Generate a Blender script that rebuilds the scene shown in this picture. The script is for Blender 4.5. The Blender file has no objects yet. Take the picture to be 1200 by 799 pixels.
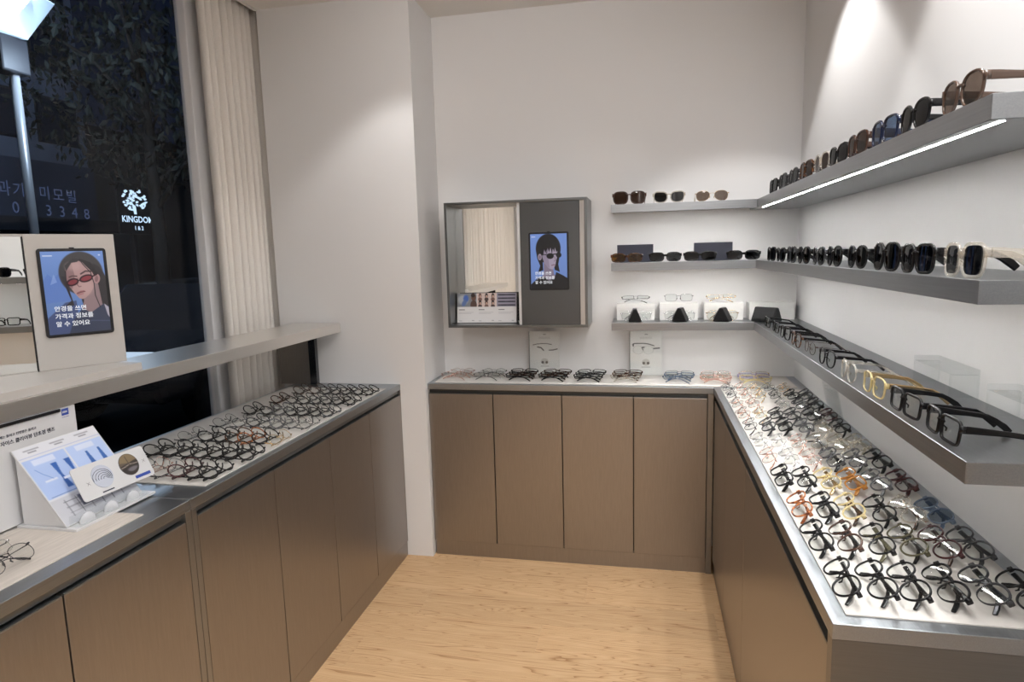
import bpy, math, random
import numpy as np
from mathutils import Matrix, Vector, Euler

random.seed(7)
C = bpy.context.scene.collection
SC = bpy.context.scene

def lin(c):
    c = c / 255.0
    return c / 12.92 if c <= 0.04045 else ((c + 0.055) / 1.055) ** 2.4
def rgb(r, g, b): return (lin(r), lin(g), lin(b), 1.0)

# ------------------------------------------------------------------ camera
cam_d = bpy.data.cameras.new('camera'); cam = bpy.data.objects.new('camera', cam_d); C.objects.link(cam)
YAW, PITCH, ROLL, CH = 0.2066, 0.1364, -0.027, 1.4971
cy, sy, cp, sp, cr, sr = math.cos(YAW), math.sin(YAW), math.cos(PITCH), math.sin(PITCH), math.cos(ROLL), math.sin(ROLL)
fw = Vector((-sy, cy, 0)); rt = Vector((cy, sy, 0)); up = Vector((0, 0, 1))
f2 = fw * cp - up * sp; u2 = up * cp + fw * sp
r3 = rt * cr + u2 * sr; u3 = u2 * cr - rt * sr
cam.matrix_world = Matrix(((r3.x, u3.x, -f2.x, 0), (r3.y, u3.y, -f2.y, 0), (r3.z, u3.z, -f2.z, CH), (0, 0, 0, 1)))
cam_d.sensor_width = 36.0; cam_d.lens = 748.14 / 1200 * 36; cam_d.clip_start = 0.02; cam_d.clip_end = 200
SC.camera = cam

# ------------------------------------------------------------------ world, light, exposure
SC.view_settings.view_transform = 'Standard'; SC.view_settings.look = 'None'
SC.view_settings.gamma = 1.0; SC.view_settings.use_curve_mapping = False
SC.view_settings.exposure = 0.12
w = bpy.data.worlds.new('night_sky'); SC.world = w; w.use_nodes = True
w.node_tree.nodes['Background'].inputs[0].default_value = (0.010, 0.018, 0.045, 1)
w.node_tree.nodes['Background'].inputs[1].default_value = 0.35

def spot(x, y, z, power, size=92, blend=0.25, tint=(1, 0.985, 0.975), aim=None, rad=0.03):
    d = bpy.data.lights.new('ceiling_spotlight', 'SPOT'); d.energy = power; d.color = tint
    d.spot_size = math.radians(size); d.spot_blend = blend; d.shadow_soft_size = rad
    o = bpy.data.objects.new('ceiling_spotlight', d); C.objects.link(o); o.location = (x, y, z)
    if aim: o.rotation_euler = (Vector(aim) - o.location).to_track_quat('-Z', 'Y').to_euler()
def area(x, y, z, sx, sy_, power, tint=(1, 0.99, 0.985)):
    d = bpy.data.lights.new('ceiling_fill_light', 'AREA'); d.shape = 'RECTANGLE'; d.size = sx; d.size_y = sy_
    d.energy = power; d.color = tint
    o = bpy.data.objects.new('ceiling_fill_light', d); C.objects.link(o); o.location = (x, y, z)
SP = 15
for y in (2.5, 1.45, 0.4):
    spot(0.41, y, 2.645, 29, 92, 0.25)
for y in (2.45, 1.3, 0.1):
    spot(-0.32, y, 2.645, 7, 110, 0.6)
for y in (2.48, 1.35, 0.2):
    spot(-1.05, y, 2.645, 13, 92, 0.4)
for x in (-0.85, -0.35):                       # unseen spots added to brighten the upper back wall
    spot(x, 1.7, 2.64, 7.5, 100, 0.9, aim=(x, 3.2, 2.05))
for y in (-0.7, -2.0):
    for x in (-1.0, 0.2):
        spot(x, y, 2.645, 11 if x > 0 else 5, 110, 0.6)
area(0.30, 0.9, 2.65, 0.5, 0.5, 17)  # soft fill lights added overhead, unseen, to lift the ambient level
area(0.25, -1.4, 2.65, 0.6, 0.6, 34)

# ------------------------------------------------------------------ materials
MATS = {}
def new_mat(name):
    m = bpy.data.materials.new(name); m.use_nodes = True; MATS[name] = m
    nt = m.node_tree; return m, nt, nt.nodes['Principled BSDF']
def plain(name, col, rough=0.5, metal=0.0, spec=0.5, noise=0.0, nscale=60, bump=0.0, stretch=(1, 1, 1), emis=None, coat=0):
    m, nt, b = new_mat(name)
    b.inputs['Base Color'].default_value = col; b.inputs['Roughness'].default_value = rough
    b.inputs['Metallic'].default_value = metal; b.inputs['Specular IOR Level'].default_value = spec
    if coat: b.inputs['Coat Weight'].default_value = coat; b.inputs['Coat Roughness'].default_value = 0.05
    if emis:
        b.inputs['Emission Color'].default_value = emis[0]; b.inputs['Emission Strength'].default_value = emis[1]
    if noise or bump:
        tc = nt.nodes.new('ShaderNodeTexCoord'); mp = nt.nodes.new('ShaderNodeMapping'); mp.inputs['Scale'].default_value = stretch
        nz = nt.nodes.new('ShaderNodeTexNoise'); nz.inputs['Scale'].default_value = nscale; nz.inputs['Detail'].default_value = 4
        nt.links.new(tc.outputs['Object'], mp.inputs[0]); nt.links.new(mp.outputs[0], nz.inputs['Vector'])
        if noise:
            cr_ = nt.nodes.new('ShaderNodeValToRGB')
            k0, k1 = 1 - noise, 1 + noise
            cr_.color_ramp.elements[0].position = 0.3; cr_.color_ramp.elements[1].position = 0.7
            cr_.color_ramp.elements[0].color = (col[0] * k0, col[1] * k0, col[2] * k0, 1)
            cr_.color_ramp.elements[1].color = (min(1, col[0] * k1), min(1, col[1] * k1), min(1, col[2] * k1), 1)
            nt.links.new(nz.outputs[0], cr_.inputs[0]); nt.links.new(cr_.outputs[0], b.inputs['Base Color'])
        if bump:
            bp = nt.nodes.new('ShaderNodeBump'); bp.inputs['Strength'].default_value = bump; bp.inputs['Distance'].default_value = 0.002
            nt.links.new(nz.outputs[0], bp.inputs['Height']); nt.links.new(bp.outputs[0], b.inputs['Normal'])
    return m
def brushed(name, col, rough, stretch, metal=1.0, aniso=0.0, amt=0.12):
    m, nt, b = new_mat(name)
    b.inputs['Metallic'].default_value = metal
    tc = nt.nodes.new('ShaderNodeTexCoord'); mp = nt.nodes.new('ShaderNodeMapping'); mp.inputs['Scale'].default_value = stretch
    nz = nt.nodes.new('ShaderNodeTexNoise'); nz.inputs['Scale'].default_value = 8; nz.inputs['Detail'].default_value = 6
    nz.inputs['Roughness'].default_value = 0.7
    nt.links.new(tc.outputs['Object'], mp.inputs[0]); nt.links.new(mp.outputs[0], nz.inputs['Vector'])
    cr_ = nt.nodes.new('ShaderNodeValToRGB')
    cr_.color_ramp.elements[0].position = 0.25; cr_.color_ramp.elements[1].position = 0.75
    cr_.color_ramp.elements[0].color = tuple(c * (1 - amt) for c in col[:3]) + (1,)
    cr_.color_ramp.elements[1].color = tuple(min(1, c * (1 + amt)) for c in col[:3]) + (1,)
    nt.links.new(nz.outputs[0], cr_.inputs[0]); nt.links.new(cr_.outputs[0], b.inputs['Base Color'])
    mr = nt.nodes.new('ShaderNodeMapRange'); mr.inputs[3].default_value = rough * 0.85; mr.inputs[4].default_value = rough * 1.2
    nt.links.new(nz.outputs[0], mr.inputs[0]); nt.links.new(mr.outputs[0], b.inputs['Roughness'])
    if aniso: b.inputs['Anisotropic'].default_value = aniso
    return m
def seethrough(name, tint, gloss=0.08, rough=0.02, fres=True, ior=1.45):
    """thin clear or tinted sheet: transparent body with a fresnel reflection"""
    m = bpy.data.materials.new(name); m.use_nodes = True; MATS[name] = m
    nt = m.node_tree; nt.nodes.remove(nt.nodes['Principled BSDF']); out = nt.nodes['Material Output']
    tr = nt.nodes.new('ShaderNodeBsdfTransparent'); tr.inputs[0].default_value = tint
    gl = nt.nodes.new('ShaderNodeBsdfGlossy'); gl.inputs['Roughness'].default_value = rough
    mx = nt.nodes.new('ShaderNodeMixShader')
    if fres:
        lw = nt.nodes.new('ShaderNodeLayerWeight'); lw.inputs[0].default_value = 0.5
        pw_ = nt.nodes.new('ShaderNodeMath'); pw_.operation = 'POWER'; pw_.inputs[1].default_value = 4.5
        f0 = ((ior - 1) / (ior + 1)) ** 2
        mr = nt.nodes.new('ShaderNodeMapRange'); mr.inputs[3].default_value = f0; mr.inputs[4].default_value = 0.4
        nt.links.new(lw.outputs['Facing'], pw_.inputs[0]); nt.links.new(pw_.outputs[0], mr.inputs[0]); nt.links.new(mr.outputs[0], mx.inputs[0])
    else: mx.inputs[0].default_value = gloss
    nt.links.new(tr.outputs[0], mx.inputs[1]); nt.links.new(gl.outputs[0], mx.inputs[2]); nt.links.new(mx.outputs[0], out.inputs[0])
    return m
def crystal(name, col, dens=0.55):
    """translucent acetate: partly see-through, partly glossy plastic"""
    m, nt, b = new_mat(name); out = nt.nodes['Material Output']
    b.inputs['Base Color'].default_value = col; b.inputs['Roughness'].default_value = 0.12
    tr = nt.nodes.new('ShaderNodeBsdfTransparent'); tr.inputs[0].default_value = (min(1, col[0] * 1.3 + .25), min(1, col[1] * 1.3 + .2), min(1, col[2] * 1.3 + .15), 1)
    mx = nt.nodes.new('ShaderNodeMixShader'); mx.inputs[0].default_value = dens
    nt.links.new(tr.outputs[0], mx.inputs[1]); nt.links.new(b.outputs[0], mx.inputs[2]); nt.links.new(mx.outputs[0], out.inputs[0])
    return m
def emit(name, col, s):
    m = bpy.data.materials.new(name); m.use_nodes = True; MATS[name] = m
    nt = m.node_tree; nt.nodes.remove(nt.nodes['Principled BSDF']); e = nt.nodes.new('ShaderNodeEmission')
    e.inputs[0].default_value = col; e.inputs[1].default_value = s; nt.links.new(e.outputs[0], nt.nodes['Material Output'].inputs[0])
    return m
def vcol(name, glow=0.0, rough=0.4):
    m, nt, b = new_mat(name)
    a = nt.nodes.new('ShaderNodeAttribute'); a.attribute_name = 'Col'
    if glow:
        b.inputs['Base Color'].default_value = (0.01, 0.01, 0.01, 1); b.inputs['Roughness'].default_value = 0.12
        nt.links.new(a.outputs[0], b.inputs['Emission Color']); b.inputs['Emission Strength'].default_value = glow
    else:
        nt.links.new(a.outputs[0], b.inputs['Base Color']); b.inputs['Roughness'].default_value = rough
    return m

M_wall = plain('wall_paint', (0.775, 0.765, 0.76, 1), 0.75, spec=0.2, bump=0.06, nscale=140)
M_ceil = plain('ceiling_paint', (0.80, 0.78, 0.75, 1), 0.8, spec=0.2, bump=0.05, nscale=120)
M_trimw = plain('white_trim_paint', (0.82, 0.82, 0.84, 1), 0.5)
M_steel = brushed('brushed_steel', (0.325, 0.34, 0.355), 0.30, (40, 0.6, 40))
M_steel_x = brushed('brushed_steel_crosswise', (0.36, 0.375, 0.39), 0.30, (0.6, 40, 40))
M_steel_top = brushed('satin_steel_worktop', (0.385, 0.41, 0.435), 0.36, (60, 1.2, 60))
M_steel_d = brushed('dark_steel', (0.155, 0.165, 0.175), 0.20, (1, 90, 90), amt=0.04)
M_bronze = brushed('bronze_laminate', (0.335, 0.31, 0.288), 0.33, (18, 18, 1.5), metal=0.92, amt=0.07)
M_lip = brushed('bronze_steel_lip', (0.31, 0.30, 0.285), 0.36, (1, 1, 40), metal=0.9, amt=0.05)
M_dark = plain('recess_black', (0.015, 0.015, 0.015, 1), 0.6)
M_chan = plain('grip_channel', (0.10, 0.10, 0.095, 1), 0.4, metal=0.7)
M_rail = plain('grip_rail_steel', (0.26, 0.27, 0.265, 1), 0.35, metal=0.9)
M_mat = plain('tray_felt', (0.60, 0.575, 0.545, 1), 0.85, spec=0.15, noise=0.04, nscale=30, bump=0.15)
M_matw = plain('tray_woodgrain', (0.58, 0.53, 0.48, 1), 0.6, noise=0.10, nscale=10, stretch=(14, 1.2, 1))
M_curtain = plain('curtain_linen', (0.85, 0.81, 0.76, 1), 0.9, spec=0.1, noise=0.03, nscale=200, bump=0.1)
M_mirror = plain('mirror_glass', (0.86, 0.87, 0.85, 1), 0.01, metal=1.0)
M_beige = plain('display_beige', (0.51, 0.49, 0.465, 1), 0.45)
M_black = plain('black_plastic', (0.012, 0.012, 0.014, 1), 0.25)
M_case = plain('black_leatherette', (0.007, 0.007, 0.008, 1), 0.5, spec=0.25, bump=0.3, nscale=400)
M_caseg = plain('grey_leatherette', (0.11, 0.11, 0.115, 1), 0.5, bump=0.3, nscale=400)
M_navy = plain('navy_card', (0.022, 0.024, 0.040, 1), 0.5, bump=0.05, nscale=200)
M_whitebox = plain('white_gloss_card', (0.80, 0.79, 0.77, 1), 0.3)
M_white = plain('white_plastic', (0.66, 0.665, 0.68, 1), 0.35)
M_paper = plain('white_paper', (0.82, 0.82, 0.82, 1), 0.6)
M_ink = plain('dark_ink', (0.03, 0.035, 0.06, 1), 0.6)
M_inkblue = plain('blue_ink', (0.03, 0.07, 0.35, 1), 0.5)
M_inkwhite = plain('white_ink', (0.85, 0.85, 0.85, 1), 0.5)
M_led = emit('led_strip_light', (1.0, 0.99, 0.965, 1), 62.0); M_led_low = emit('dim_led_strip_light', (1.0, 0.99, 0.965, 1), 24.0)
M_scrtext = emit('screen_lettering', (0.92, 0.93, 0.97, 1), 0.85)
M_acryl = seethrough('clear_acrylic', (0.97, 0.98, 0.98, 1), ior=1.5)
M_winglass = seethrough('window_glass', (0.86, 0.89, 0.92, 1), ior=1.27)
M_screen = vcol('screen_picture', glow=0.85)
M_print = vcol('printed_sheet', 0.0, 0.45)

# wood floor planks: long oak grain across the room
def wood():
    m, nt, b = new_mat('oak_plank')
    L = nt.links.new; N = nt.nodes.new
    tc = N('ShaderNodeTexCoord'); oi = N('ShaderNodeObjectInfo'); geo = N('ShaderNodeNewGeometry')
    ad = N('ShaderNodeVectorMath'); ad.operation = 'MULTIPLY_ADD'
    cx = N('ShaderNodeCombineXYZ'); L(oi.outputs['Random'], cx.inputs[0]); L(oi.outputs['Random'], cx.inputs[1])
    L(cx.outputs[0], ad.inputs[0]); ad.inputs[1].default_value = (7, 3, 0); L(geo.outputs['Position'], ad.inputs[2])
    mp = N('ShaderNodeMapping'); mp.inputs['Scale'].default_value = (0.5, 9.0, 1); L(ad.outputs[0], mp.inputs[0])
    n1 = N('ShaderNodeTexNoise'); n1.inputs['Scale'].default_value = 1.6; n1.inputs['Detail'].default_value = 2.0; n1.inputs['Distortion'].default_value = 0.6
    L(mp.outputs[0], n1.inputs['Vector'])
    ml = N('ShaderNodeMath'); ml.operation = 'MULTIPLY'; ml.inputs[1].default_value = 26; L(n1.outputs[0], ml.inputs[0])
    fr = N('ShaderNodeMath'); fr.operation = 'FRACT'; L(ml.outputs[0], fr.inputs[0])
    rp = N('ShaderNodeValToRGB'); e = rp.color_ramp.elements
    A, B_, D = rgb(208, 174, 134), rgb(200, 164, 123), rgb(158, 118, 78)
    e[0].position = 0.0; e[0].color = D; e[1].position = 1.0; e[1].color = B_
    x = e.new(0.16); x.color = B_; x = e.new(0.5); x.color = A
    L(fr.outputs[0], rp.inputs[0])
    mp2 = N('ShaderNodeMapping'); mp2.inputs['Scale'].default_value = (4, 160, 1); L(ad.outputs[0], mp2.inputs[0])
    n2 = N('ShaderNodeTexNoise'); n2.inputs['Scale'].default_value = 3; n2.inputs['Detail'].default_value = 3; L(mp2.outputs[0], n2.inputs['Vector'])
    mx = N('ShaderNodeMix'); mx.data_type = 'RGBA'; mx.blend_type = 'MULTIPLY'; mx.inputs[0].default_value = 0.35
    L(rp.outputs[0], mx.inputs[6])
    r2 = N('ShaderNodeValToRGB'); r2.color_ramp.elements[0].position = 0.3; r2.color_ramp.elements[0].color = (0.72, 0.66, 0.6, 1); r2.color_ramp.elements[1].position = 0.62
    L(n2.outputs[0], r2.inputs[0]); L(r2.outputs[0], mx.inputs[7])
    hs = N('ShaderNodeHueSaturation'); mr = N('ShaderNodeMapRange'); mr.inputs[3].default_value = 0.94; mr.inputs[4].default_value = 1.05
    L(oi.outputs['Random'], mr.inputs[0]); L(mr.outputs[0], hs.inputs['Value']); L(mx.outputs[2], hs.inputs['Color'])
    L(hs.outputs[0], b.inputs['Base Color']); b.inputs['Roughness'].default_value = 0.48
    b.inputs['Specular IOR Level'].default_value = 0.35
    return m
M_wood = wood()

# spectacle materials
def tortoise(name, c0, c1):
    m, nt, b = new_mat(name)
    tc = nt.nodes.new('ShaderNodeTexCoord'); nz = nt.nodes.new('ShaderNodeTexNoise'); nz.inputs['Scale'].default_value = 110; nz.inputs['Detail'].default_value = 2
    nt.links.new(tc.outputs['Object'], nz.inputs['Vector'])
    r = nt.nodes.new('ShaderNodeValToRGB'); r.color_ramp.elements[0].position = 0.42; r.color_ramp.elements[1].position = 0.6
    r.color_ramp.elements[0].color = c0; r.color_ramp.elements[1].color = c1
    nt.links.new(nz.outputs[0], r.inputs[0]); nt.links.new(r.outputs[0], b.inputs['Base Color'])
    b.inputs['Roughness'].default_value = 0.12
    return m
F = dict(
    black=plain('black_acetate', (0.006, 0.006, 0.007, 1), 0.16, spec=0.3),
    charcoal=plain('charcoal_acetate', (0.035, 0.036, 0.040, 1), 0.15),
    grey=crystal('grey_acetate', (0.16, 0.16, 0.17, 1), 0.8),
    brown=plain('dark_brown_acetate', (0.050, 0.022, 0.014, 1), 0.14),
    burgundy=plain('burgundy_acetate', (0.055, 0.012, 0.014, 1), 0.14),
    tortoise=tortoise('tortoise_acetate', (0.012, 0.006, 0.004, 1), (0.12, 0.045, 0.014, 1)),
    orange=tortoise('orange_tortoise_acetate', (0.14, 0.035, 0.012, 1), (0.50, 0.17, 0.05, 1)),
    amber=crystal('amber_acetate', (0.55, 0.25, 0.05, 1), 0.75),
    yellow=crystal('pale_yellow_acetate', (0.72, 0.60, 0.36, 1), 0.6),
    clear=crystal('clear_acetate', (0.60, 0.59, 0.58, 1), 0.26),
    pink=crystal('pale_pink_acetate', (0.62, 0.42, 0.37, 1), 0.55),
    bluegrey=crystal('blue_grey_acetate', (0.16, 0.21, 0.29, 1), 0.8),
    blue=crystal('blue_acetate', (0.05, 0.09, 0.18, 1), 0.85),
    navy=plain('navy_acetate', (0.010, 0.016, 0.045, 1), 0.12),
    taupe=crystal('taupe_brown_acetate', (0.085, 0.052, 0.038, 1), 0.95),
    olive=crystal('olive_acetate', (0.10, 0.09, 0.05, 1), 0.85),
    lilac=crystal('lilac_acetate', (0.50, 0.46, 0.68, 1), 0.6),
    gold=plain('gold_metal', (0.72, 0.52, 0.28, 1), 0.2, metal=1.0),
    rose=plain('rose_gold_metal', (0.66, 0.40, 0.32, 1), 0.2, metal=1.0),
    silver=plain('silver_metal', (0.62, 0.62, 0.63, 1), 0.18, metal=1.0),
    gun=plain('gunmetal', (0.10, 0.10, 0.11, 1), 0.25, metal=1.0),
)
CNAME = dict(black='black', charcoal='charcoal', grey='translucent grey', brown='dark brown', burgundy='burgundy', tortoise='dark tortoiseshell',
             orange='orange tortoiseshell', amber='amber', yellow='pale yellow', clear='clear', pink='pale pink', bluegrey='blue grey',
             taupe='translucent brown', blue='dark blue', navy='navy', olive='olive', lilac='lilac', gold='gold wire', rose='rose gold wire', silver='silver wire', gun='gunmetal wire')
LENS = dict(
    clear=seethrough('clear_lens', (0.95, 0.96, 0.955, 1), ior=1.35),
    dark=seethrough('dark_grey_lens', (0.05, 0.052, 0.058, 1), ior=1.5),
    grey=seethrough('grey_lens', (0.16, 0.165, 0.175, 1), ior=1.5),
    brown=seethrough('brown_lens', (0.20, 0.135, 0.10, 1), ior=1.5),
    lightbrown=seethrough('taupe_lens', (0.42, 0.36, 0.32, 1), ior=1.5),
    blue=seethrough('blue_lens', (0.34, 0.42, 0.54, 1), ior=1.5),
    yellow=seethrough('yellow_lens', (0.55, 0.36, 0.10, 1), ior=1.5),
    faintgrey=seethrough('pale_blue_lens', (0.62, 0.68, 0.75, 1), ior=1.45),
)

# ------------------------------------------------------------------ mesh helpers
class MB:
    def __init__(s): s.v = []; s.f = []; s.mi = []
    def add(s, vs, fs, mi=0):
        b = len(s.v); s.v += [tuple(v) for v in vs]; s.f += [tuple(i + b for i in f) for f in fs]; s.mi += [mi] * len(fs)
    def box(s, x0, x1, y0, y1, z0, z1, mi=0):
        s.add([(x0, y0, z0), (x1, y0, z0), (x1, y1, z0), (x0, y1, z0), (x0, y0, z1), (x1, y0, z1), (x1, y1, z1), (x0, y1, z1)],
              [(0, 3, 2, 1), (4, 5, 6, 7), (0, 1, 5, 4), (1, 2, 6, 5), (2, 3, 7, 6), (3, 0, 4, 7)], mi)
    def prism(s, poly, axis, a, b, mi=0):
        """extrude a 2-D polygon along an axis from a to b"""
        n = len(poly)
        def P(p, t):
            return {'x': (t, p[0], p[1]), 'y': (p[0], t, p[1]), 'z': (p[0], p[1], t)}[axis]
        s.add([P(p, a) for p in poly] + [P(p, b) for p in poly],
              [tuple(range(n - 1, -1, -1)), tuple(range(n, 2 * n))] + [(i, (i + 1) % n, n + (i + 1) % n, n + i) for i in range(n)], mi)
    def tube(s, pts, rad, n=8, closed=False, mi=0, cap=True):
        pts = [Vector(p) for p in pts]; m = len(pts)
        rads = rad if isinstance(rad, (list, tuple)) else [rad] * m
        base = len(s.v); ref = Vector((0, 0, 1))
        for i, p in enumerate(pts):
            a = pts[i - 1] if (i or closed) else pts[0]; b = pts[(i + 1) % m] if (i < m - 1 or closed) else pts[-1]
            t = (b - a).normalized(); r = ref if abs(t.dot(ref)) < 0.95 else Vector((1, 0, 0))
            u = t.cross(r).normalized(); v = u.cross(t)
            for k in range(n):
                an = 2 * math.pi * k / n; q = p + (u * math.cos(an) + v * math.sin(an)) * rads[i]; s.v.append(tuple(q))
        L = m if closed else m - 1
        for i in range(L):
            for k in range(n):
                s.f.append((base + i * n + k, base + i * n + (k + 1) % n, base + ((i + 1) % m) * n + (k + 1) % n, base + ((i + 1) % m) * n + k)); s.mi.append(mi)
        if cap and not closed:
            s.f.append(tuple(base + k for k in range(n - 1, -1, -1))); s.mi.append(mi)
            s.f.append(tuple(base + (m - 1) * n + k for k in range(n))); s.mi.append(mi)
    def mesh(s, name, smooth=False):
        me = bpy.data.meshes.new(name); me.from_pydata(s.v, [], s.f); me.polygons.foreach_set('material_index', s.mi)
        if smooth: me.polygons.foreach_set('use_smooth', [True] * len(me.polygons))
        me.validate(); me.update(); return me
    def obj(s, name, mats, parent=None, loc=None, bevel=0.0, smooth=False, mtx=None):
        me = s.mesh(name, smooth)
        for m in (mats if isinstance(mats, (list, tuple)) else [mats]): me.materials.append(m)
        o = bpy.data.objects.new(name, me); C.objects.link(o)
        if parent: o.parent = parent
        if loc: o.location = loc
        if mtx is not None: o.matrix_basis = mtx
        if bevel:
            bv = o.modifiers.new('edge', 'BEVEL'); bv.width = bevel; bv.segments = 2; bv.limit_method = 'ANGLE'; bv.angle_limit = math.radians(40)
        return o
def bx(name, x0, x1, y0, y1, z0, z1, mat, parent=None, bevel=0.0, org=None):
    """box in world coordinates; its origin sits at the parent's location"""
    b = MB(); ox, oy, oz = org if org else (parent.location if parent else (0, 0, 0))
    b.box(x0 - ox, x1 - ox, y0 - oy, y1 - oy, z0 - oz, z1 - oz)
    o = b.obj(name, mat, parent, bevel=bevel)
    if org and not parent: o.location = org
    return o
def thing(name, label, cat, loc=(0, 0, 0), rz=0.0, group=None):
    o = bpy.data.objects.new(name, None); C.objects.link(o); o.location = loc; o.rotation_euler = (0, 0, rz); o.empty_display_size = 0.05
    return tag(o, label, cat, group)
def tag(o, label, cat, group=None):
    o['label'] = label; o['category'] = cat
    if group: o['group'] = group
    return o
def struct(o, label=None):
    o['kind'] = 'structure'
    if label: o['label'] = label
    return o
def text(name, body, size, mat, parent, mtx, bold=0.0, align='LEFT', depth=0.0004):
    c = bpy.data.curves.new(name, 'FONT'); c.body = body; c.size = size; c.offset = bold * size; c.extrude = depth; c.align_x = align; c.resolution_u = 3
    t = bpy.data.objects.new(name + '_tmp', c); C.objects.link(t)
    me = bpy.data.meshes.new_from_object(t.evaluated_get(bpy.context.evaluated_depsgraph_get())); bpy.data.objects.remove(t)
    me.name = name; me.materials.clear(); me.materials.append(mat)
    o = bpy.data.objects.new(name, me); C.objects.link(o); o.parent = parent; o.matrix_basis = mtx
    return o
RX90 = Matrix.Rotation(math.radians(90), 4, 'X')     # text plane XY -> XZ, facing -Y

def paint(name, wd, ht, nx, nz, fn, mat, parent, mtx, edges=0.001):
    """a flat printed/displayed picture: grid in local XZ facing -Y, colour per vertex, on a thin backing"""
    u, v = np.meshgrid((np.arange(nx + 1)) / nx, (np.arange(nz + 1)) / nz)
    u, v = u.ravel(), v.ravel()
    acc = 0
    for du in (-0.25, 0.25):
        for dv in (-0.25, 0.25): acc = acc + fn(u + du / nx, v + dv / nz)
    c = np.clip(acc / 4, 0, 1); c = np.where(c <= 0.04045, c / 12.92, ((c + 0.055) / 1.055) ** 2.4)
    vs = np.stack([(u - 0.5) * wd, np.zeros_like(u), (1 - v) * ht], 1)
    W = nx + 1
    fs = [(j * W + i, (j + 1) * W + i, (j + 1) * W + i + 1, j * W + i + 1) for j in range(nz) for i in range(nx)]
    me = bpy.data.meshes.new(name); me.from_pydata(vs.tolist(), [], fs)
    at = me.color_attributes.new('Col', 'FLOAT_COLOR', 'POINT')
    at.data.foreach_set('color', np.concatenate([c, np.ones((len(c), 1))], 1).astype(np.float32).ravel())
    me.materials.append(mat); me.update()
    o = bpy.data.objects.new(name, me); C.objects.link(o); o.parent = parent; o.matrix_basis = mtx
    return o
class Pic:
    """colour picture evaluated at arrays of u,v (0..1, v downwards); aspect a = width/height"""
    def __init__(s, u, v, a, bg): s.u, s.v, s.a = u, v, a; s.c = np.broadcast_to(np.array(bg) / 255., (len(u), 3)).copy()
    def put(s, m, col):
        m = m[:, None]; s.c = s.c * (1 - m) + m * np.array(col) / 255.
    def ell(s, cx, cy_, rx, ry, col, rot=0, soft=0.06, al=1):
        x, y = (s.u - cx) * s.a, s.v - cy_; rx = rx * s.a; ca, sa = math.cos(rot), math.sin(rot); x, y = x * ca + y * sa, -x * sa + y * ca
        d = np.sqrt((x / rx) ** 2 + (y / ry) ** 2); s.put(np.clip((1 - d) / soft + 0.5, 0, 1) * al, col)
    def poly(s, pts, col, al=1):
        ins = np.zeros(len(s.u), bool); n = len(pts)
        for i in range(n):
            x0, y0 = pts[i]; x1, y1 = pts[(i + 1) % n]
            if y0 == y1: continue
            c = ((y0 > s.v) != (y1 > s.v)) & (s.u < (x1 - x0) * (s.v - y0) / (y1 - y0) + x0); ins ^= c
        s.put(ins.astype(float) * al, col)
    def rect(s, x0, y0, x1, y1, col, al=1): s.put(((s.u > x0) & (s.u < x1) & (s.v > y0) & (s.v < y1)).astype(float) * al, col)
    def line(s, pts, wd, col, al=1):
        best = np.full(len(s.u), 9.)
        for (x0, y0), (x1, y1) in zip(pts[:-1], pts[1:]):
            dx, dy = (x1 - x0) * s.a, y1 - y0; px, py = (s.u - x0) * s.a, s.v - y0; L = dx * dx + dy * dy + 1e-12
            t = np.clip((px * dx + py * dy) / L, 0, 1); best = np.minimum(best, np.hypot(px - t * dx, py - t * dy))
        s.put(np.clip((wd - best) / (wd * .5) + .5, 0, 1) * al, col)

# ------------------------------------------------------------------ the room
XW, YW, YC, XC, ZC = 0.6975, 3.2, 2.881, -1.037, 2.66      # right wall, back wall, alcove wall, column side, ceiling
fl = struct(bx('floor', -2.0, 0.9, -3.2, 3.4, -0.08, -0.003, M_wood))
pw, pl_ = 0.19, 1.22
pm = MB(); pm.box(0, pl_ - 0.0006, 0, pw - 0.0006, -0.003, 0.0); plank_me = pm.mesh('plank'); plank_me.materials.append(M_wood)
for r in range(15):
    y0 = 0.1 + r * pw; off = (r * 0.437) % 1.0 * pl_
    x = -1.86 - off
    while x < 0.62:
        if x + pl_ > -1.22:
            o = bpy.data.objects.new('plank', plank_me); C.objects.link(o); o.parent = fl; o.location = (x, y0, 0)
        x += pl_
struct(bx('wall_back', XC - 0.02, XW + 0.2, YW, YW + 0.15, 0, ZC + 0.1, M_wall))
struct(bx('wall_right', XW, XW + 0.15, -3.1, YW, 0, ZC + 0.1, M_wall))
struct(bx('wall_alcove', -1.79, XC, YC, YW + 0.15, 0, ZC + 0.1, M_wall))
struct(bx('wall_left', -2.02, -1.97, 2.62, YW + 0.15, 0, 3.0, M_wall))
struct(bx('wall_curtain_pocket', -1.97, -1.79, YW + 0.05, YW + 0.15, 0, 3.0, M_wall))
struct(bx('wall_front', -2.02, XW + 0.15, -3.25, -3.1, 0, ZC + 0.1, M_wall))
struct(bx('ceiling', -1.79, XW + 0.15, -3.1, YW + 0.15, ZC, ZC + 0.06, M_ceil))
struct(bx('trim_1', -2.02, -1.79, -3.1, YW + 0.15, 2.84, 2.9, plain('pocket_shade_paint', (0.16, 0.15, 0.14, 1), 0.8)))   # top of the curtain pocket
struct(bx('trim_2', -1.80, -1.785, -3.1, YC, ZC - 0.004, 2.84, M_ceil))
# white window post beside the curtain
tp = struct(bx('trim_3', -1.952, -1.90, 2.522, 2.64, 0, 2.84, M_trimw, bevel=0.004))
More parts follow.
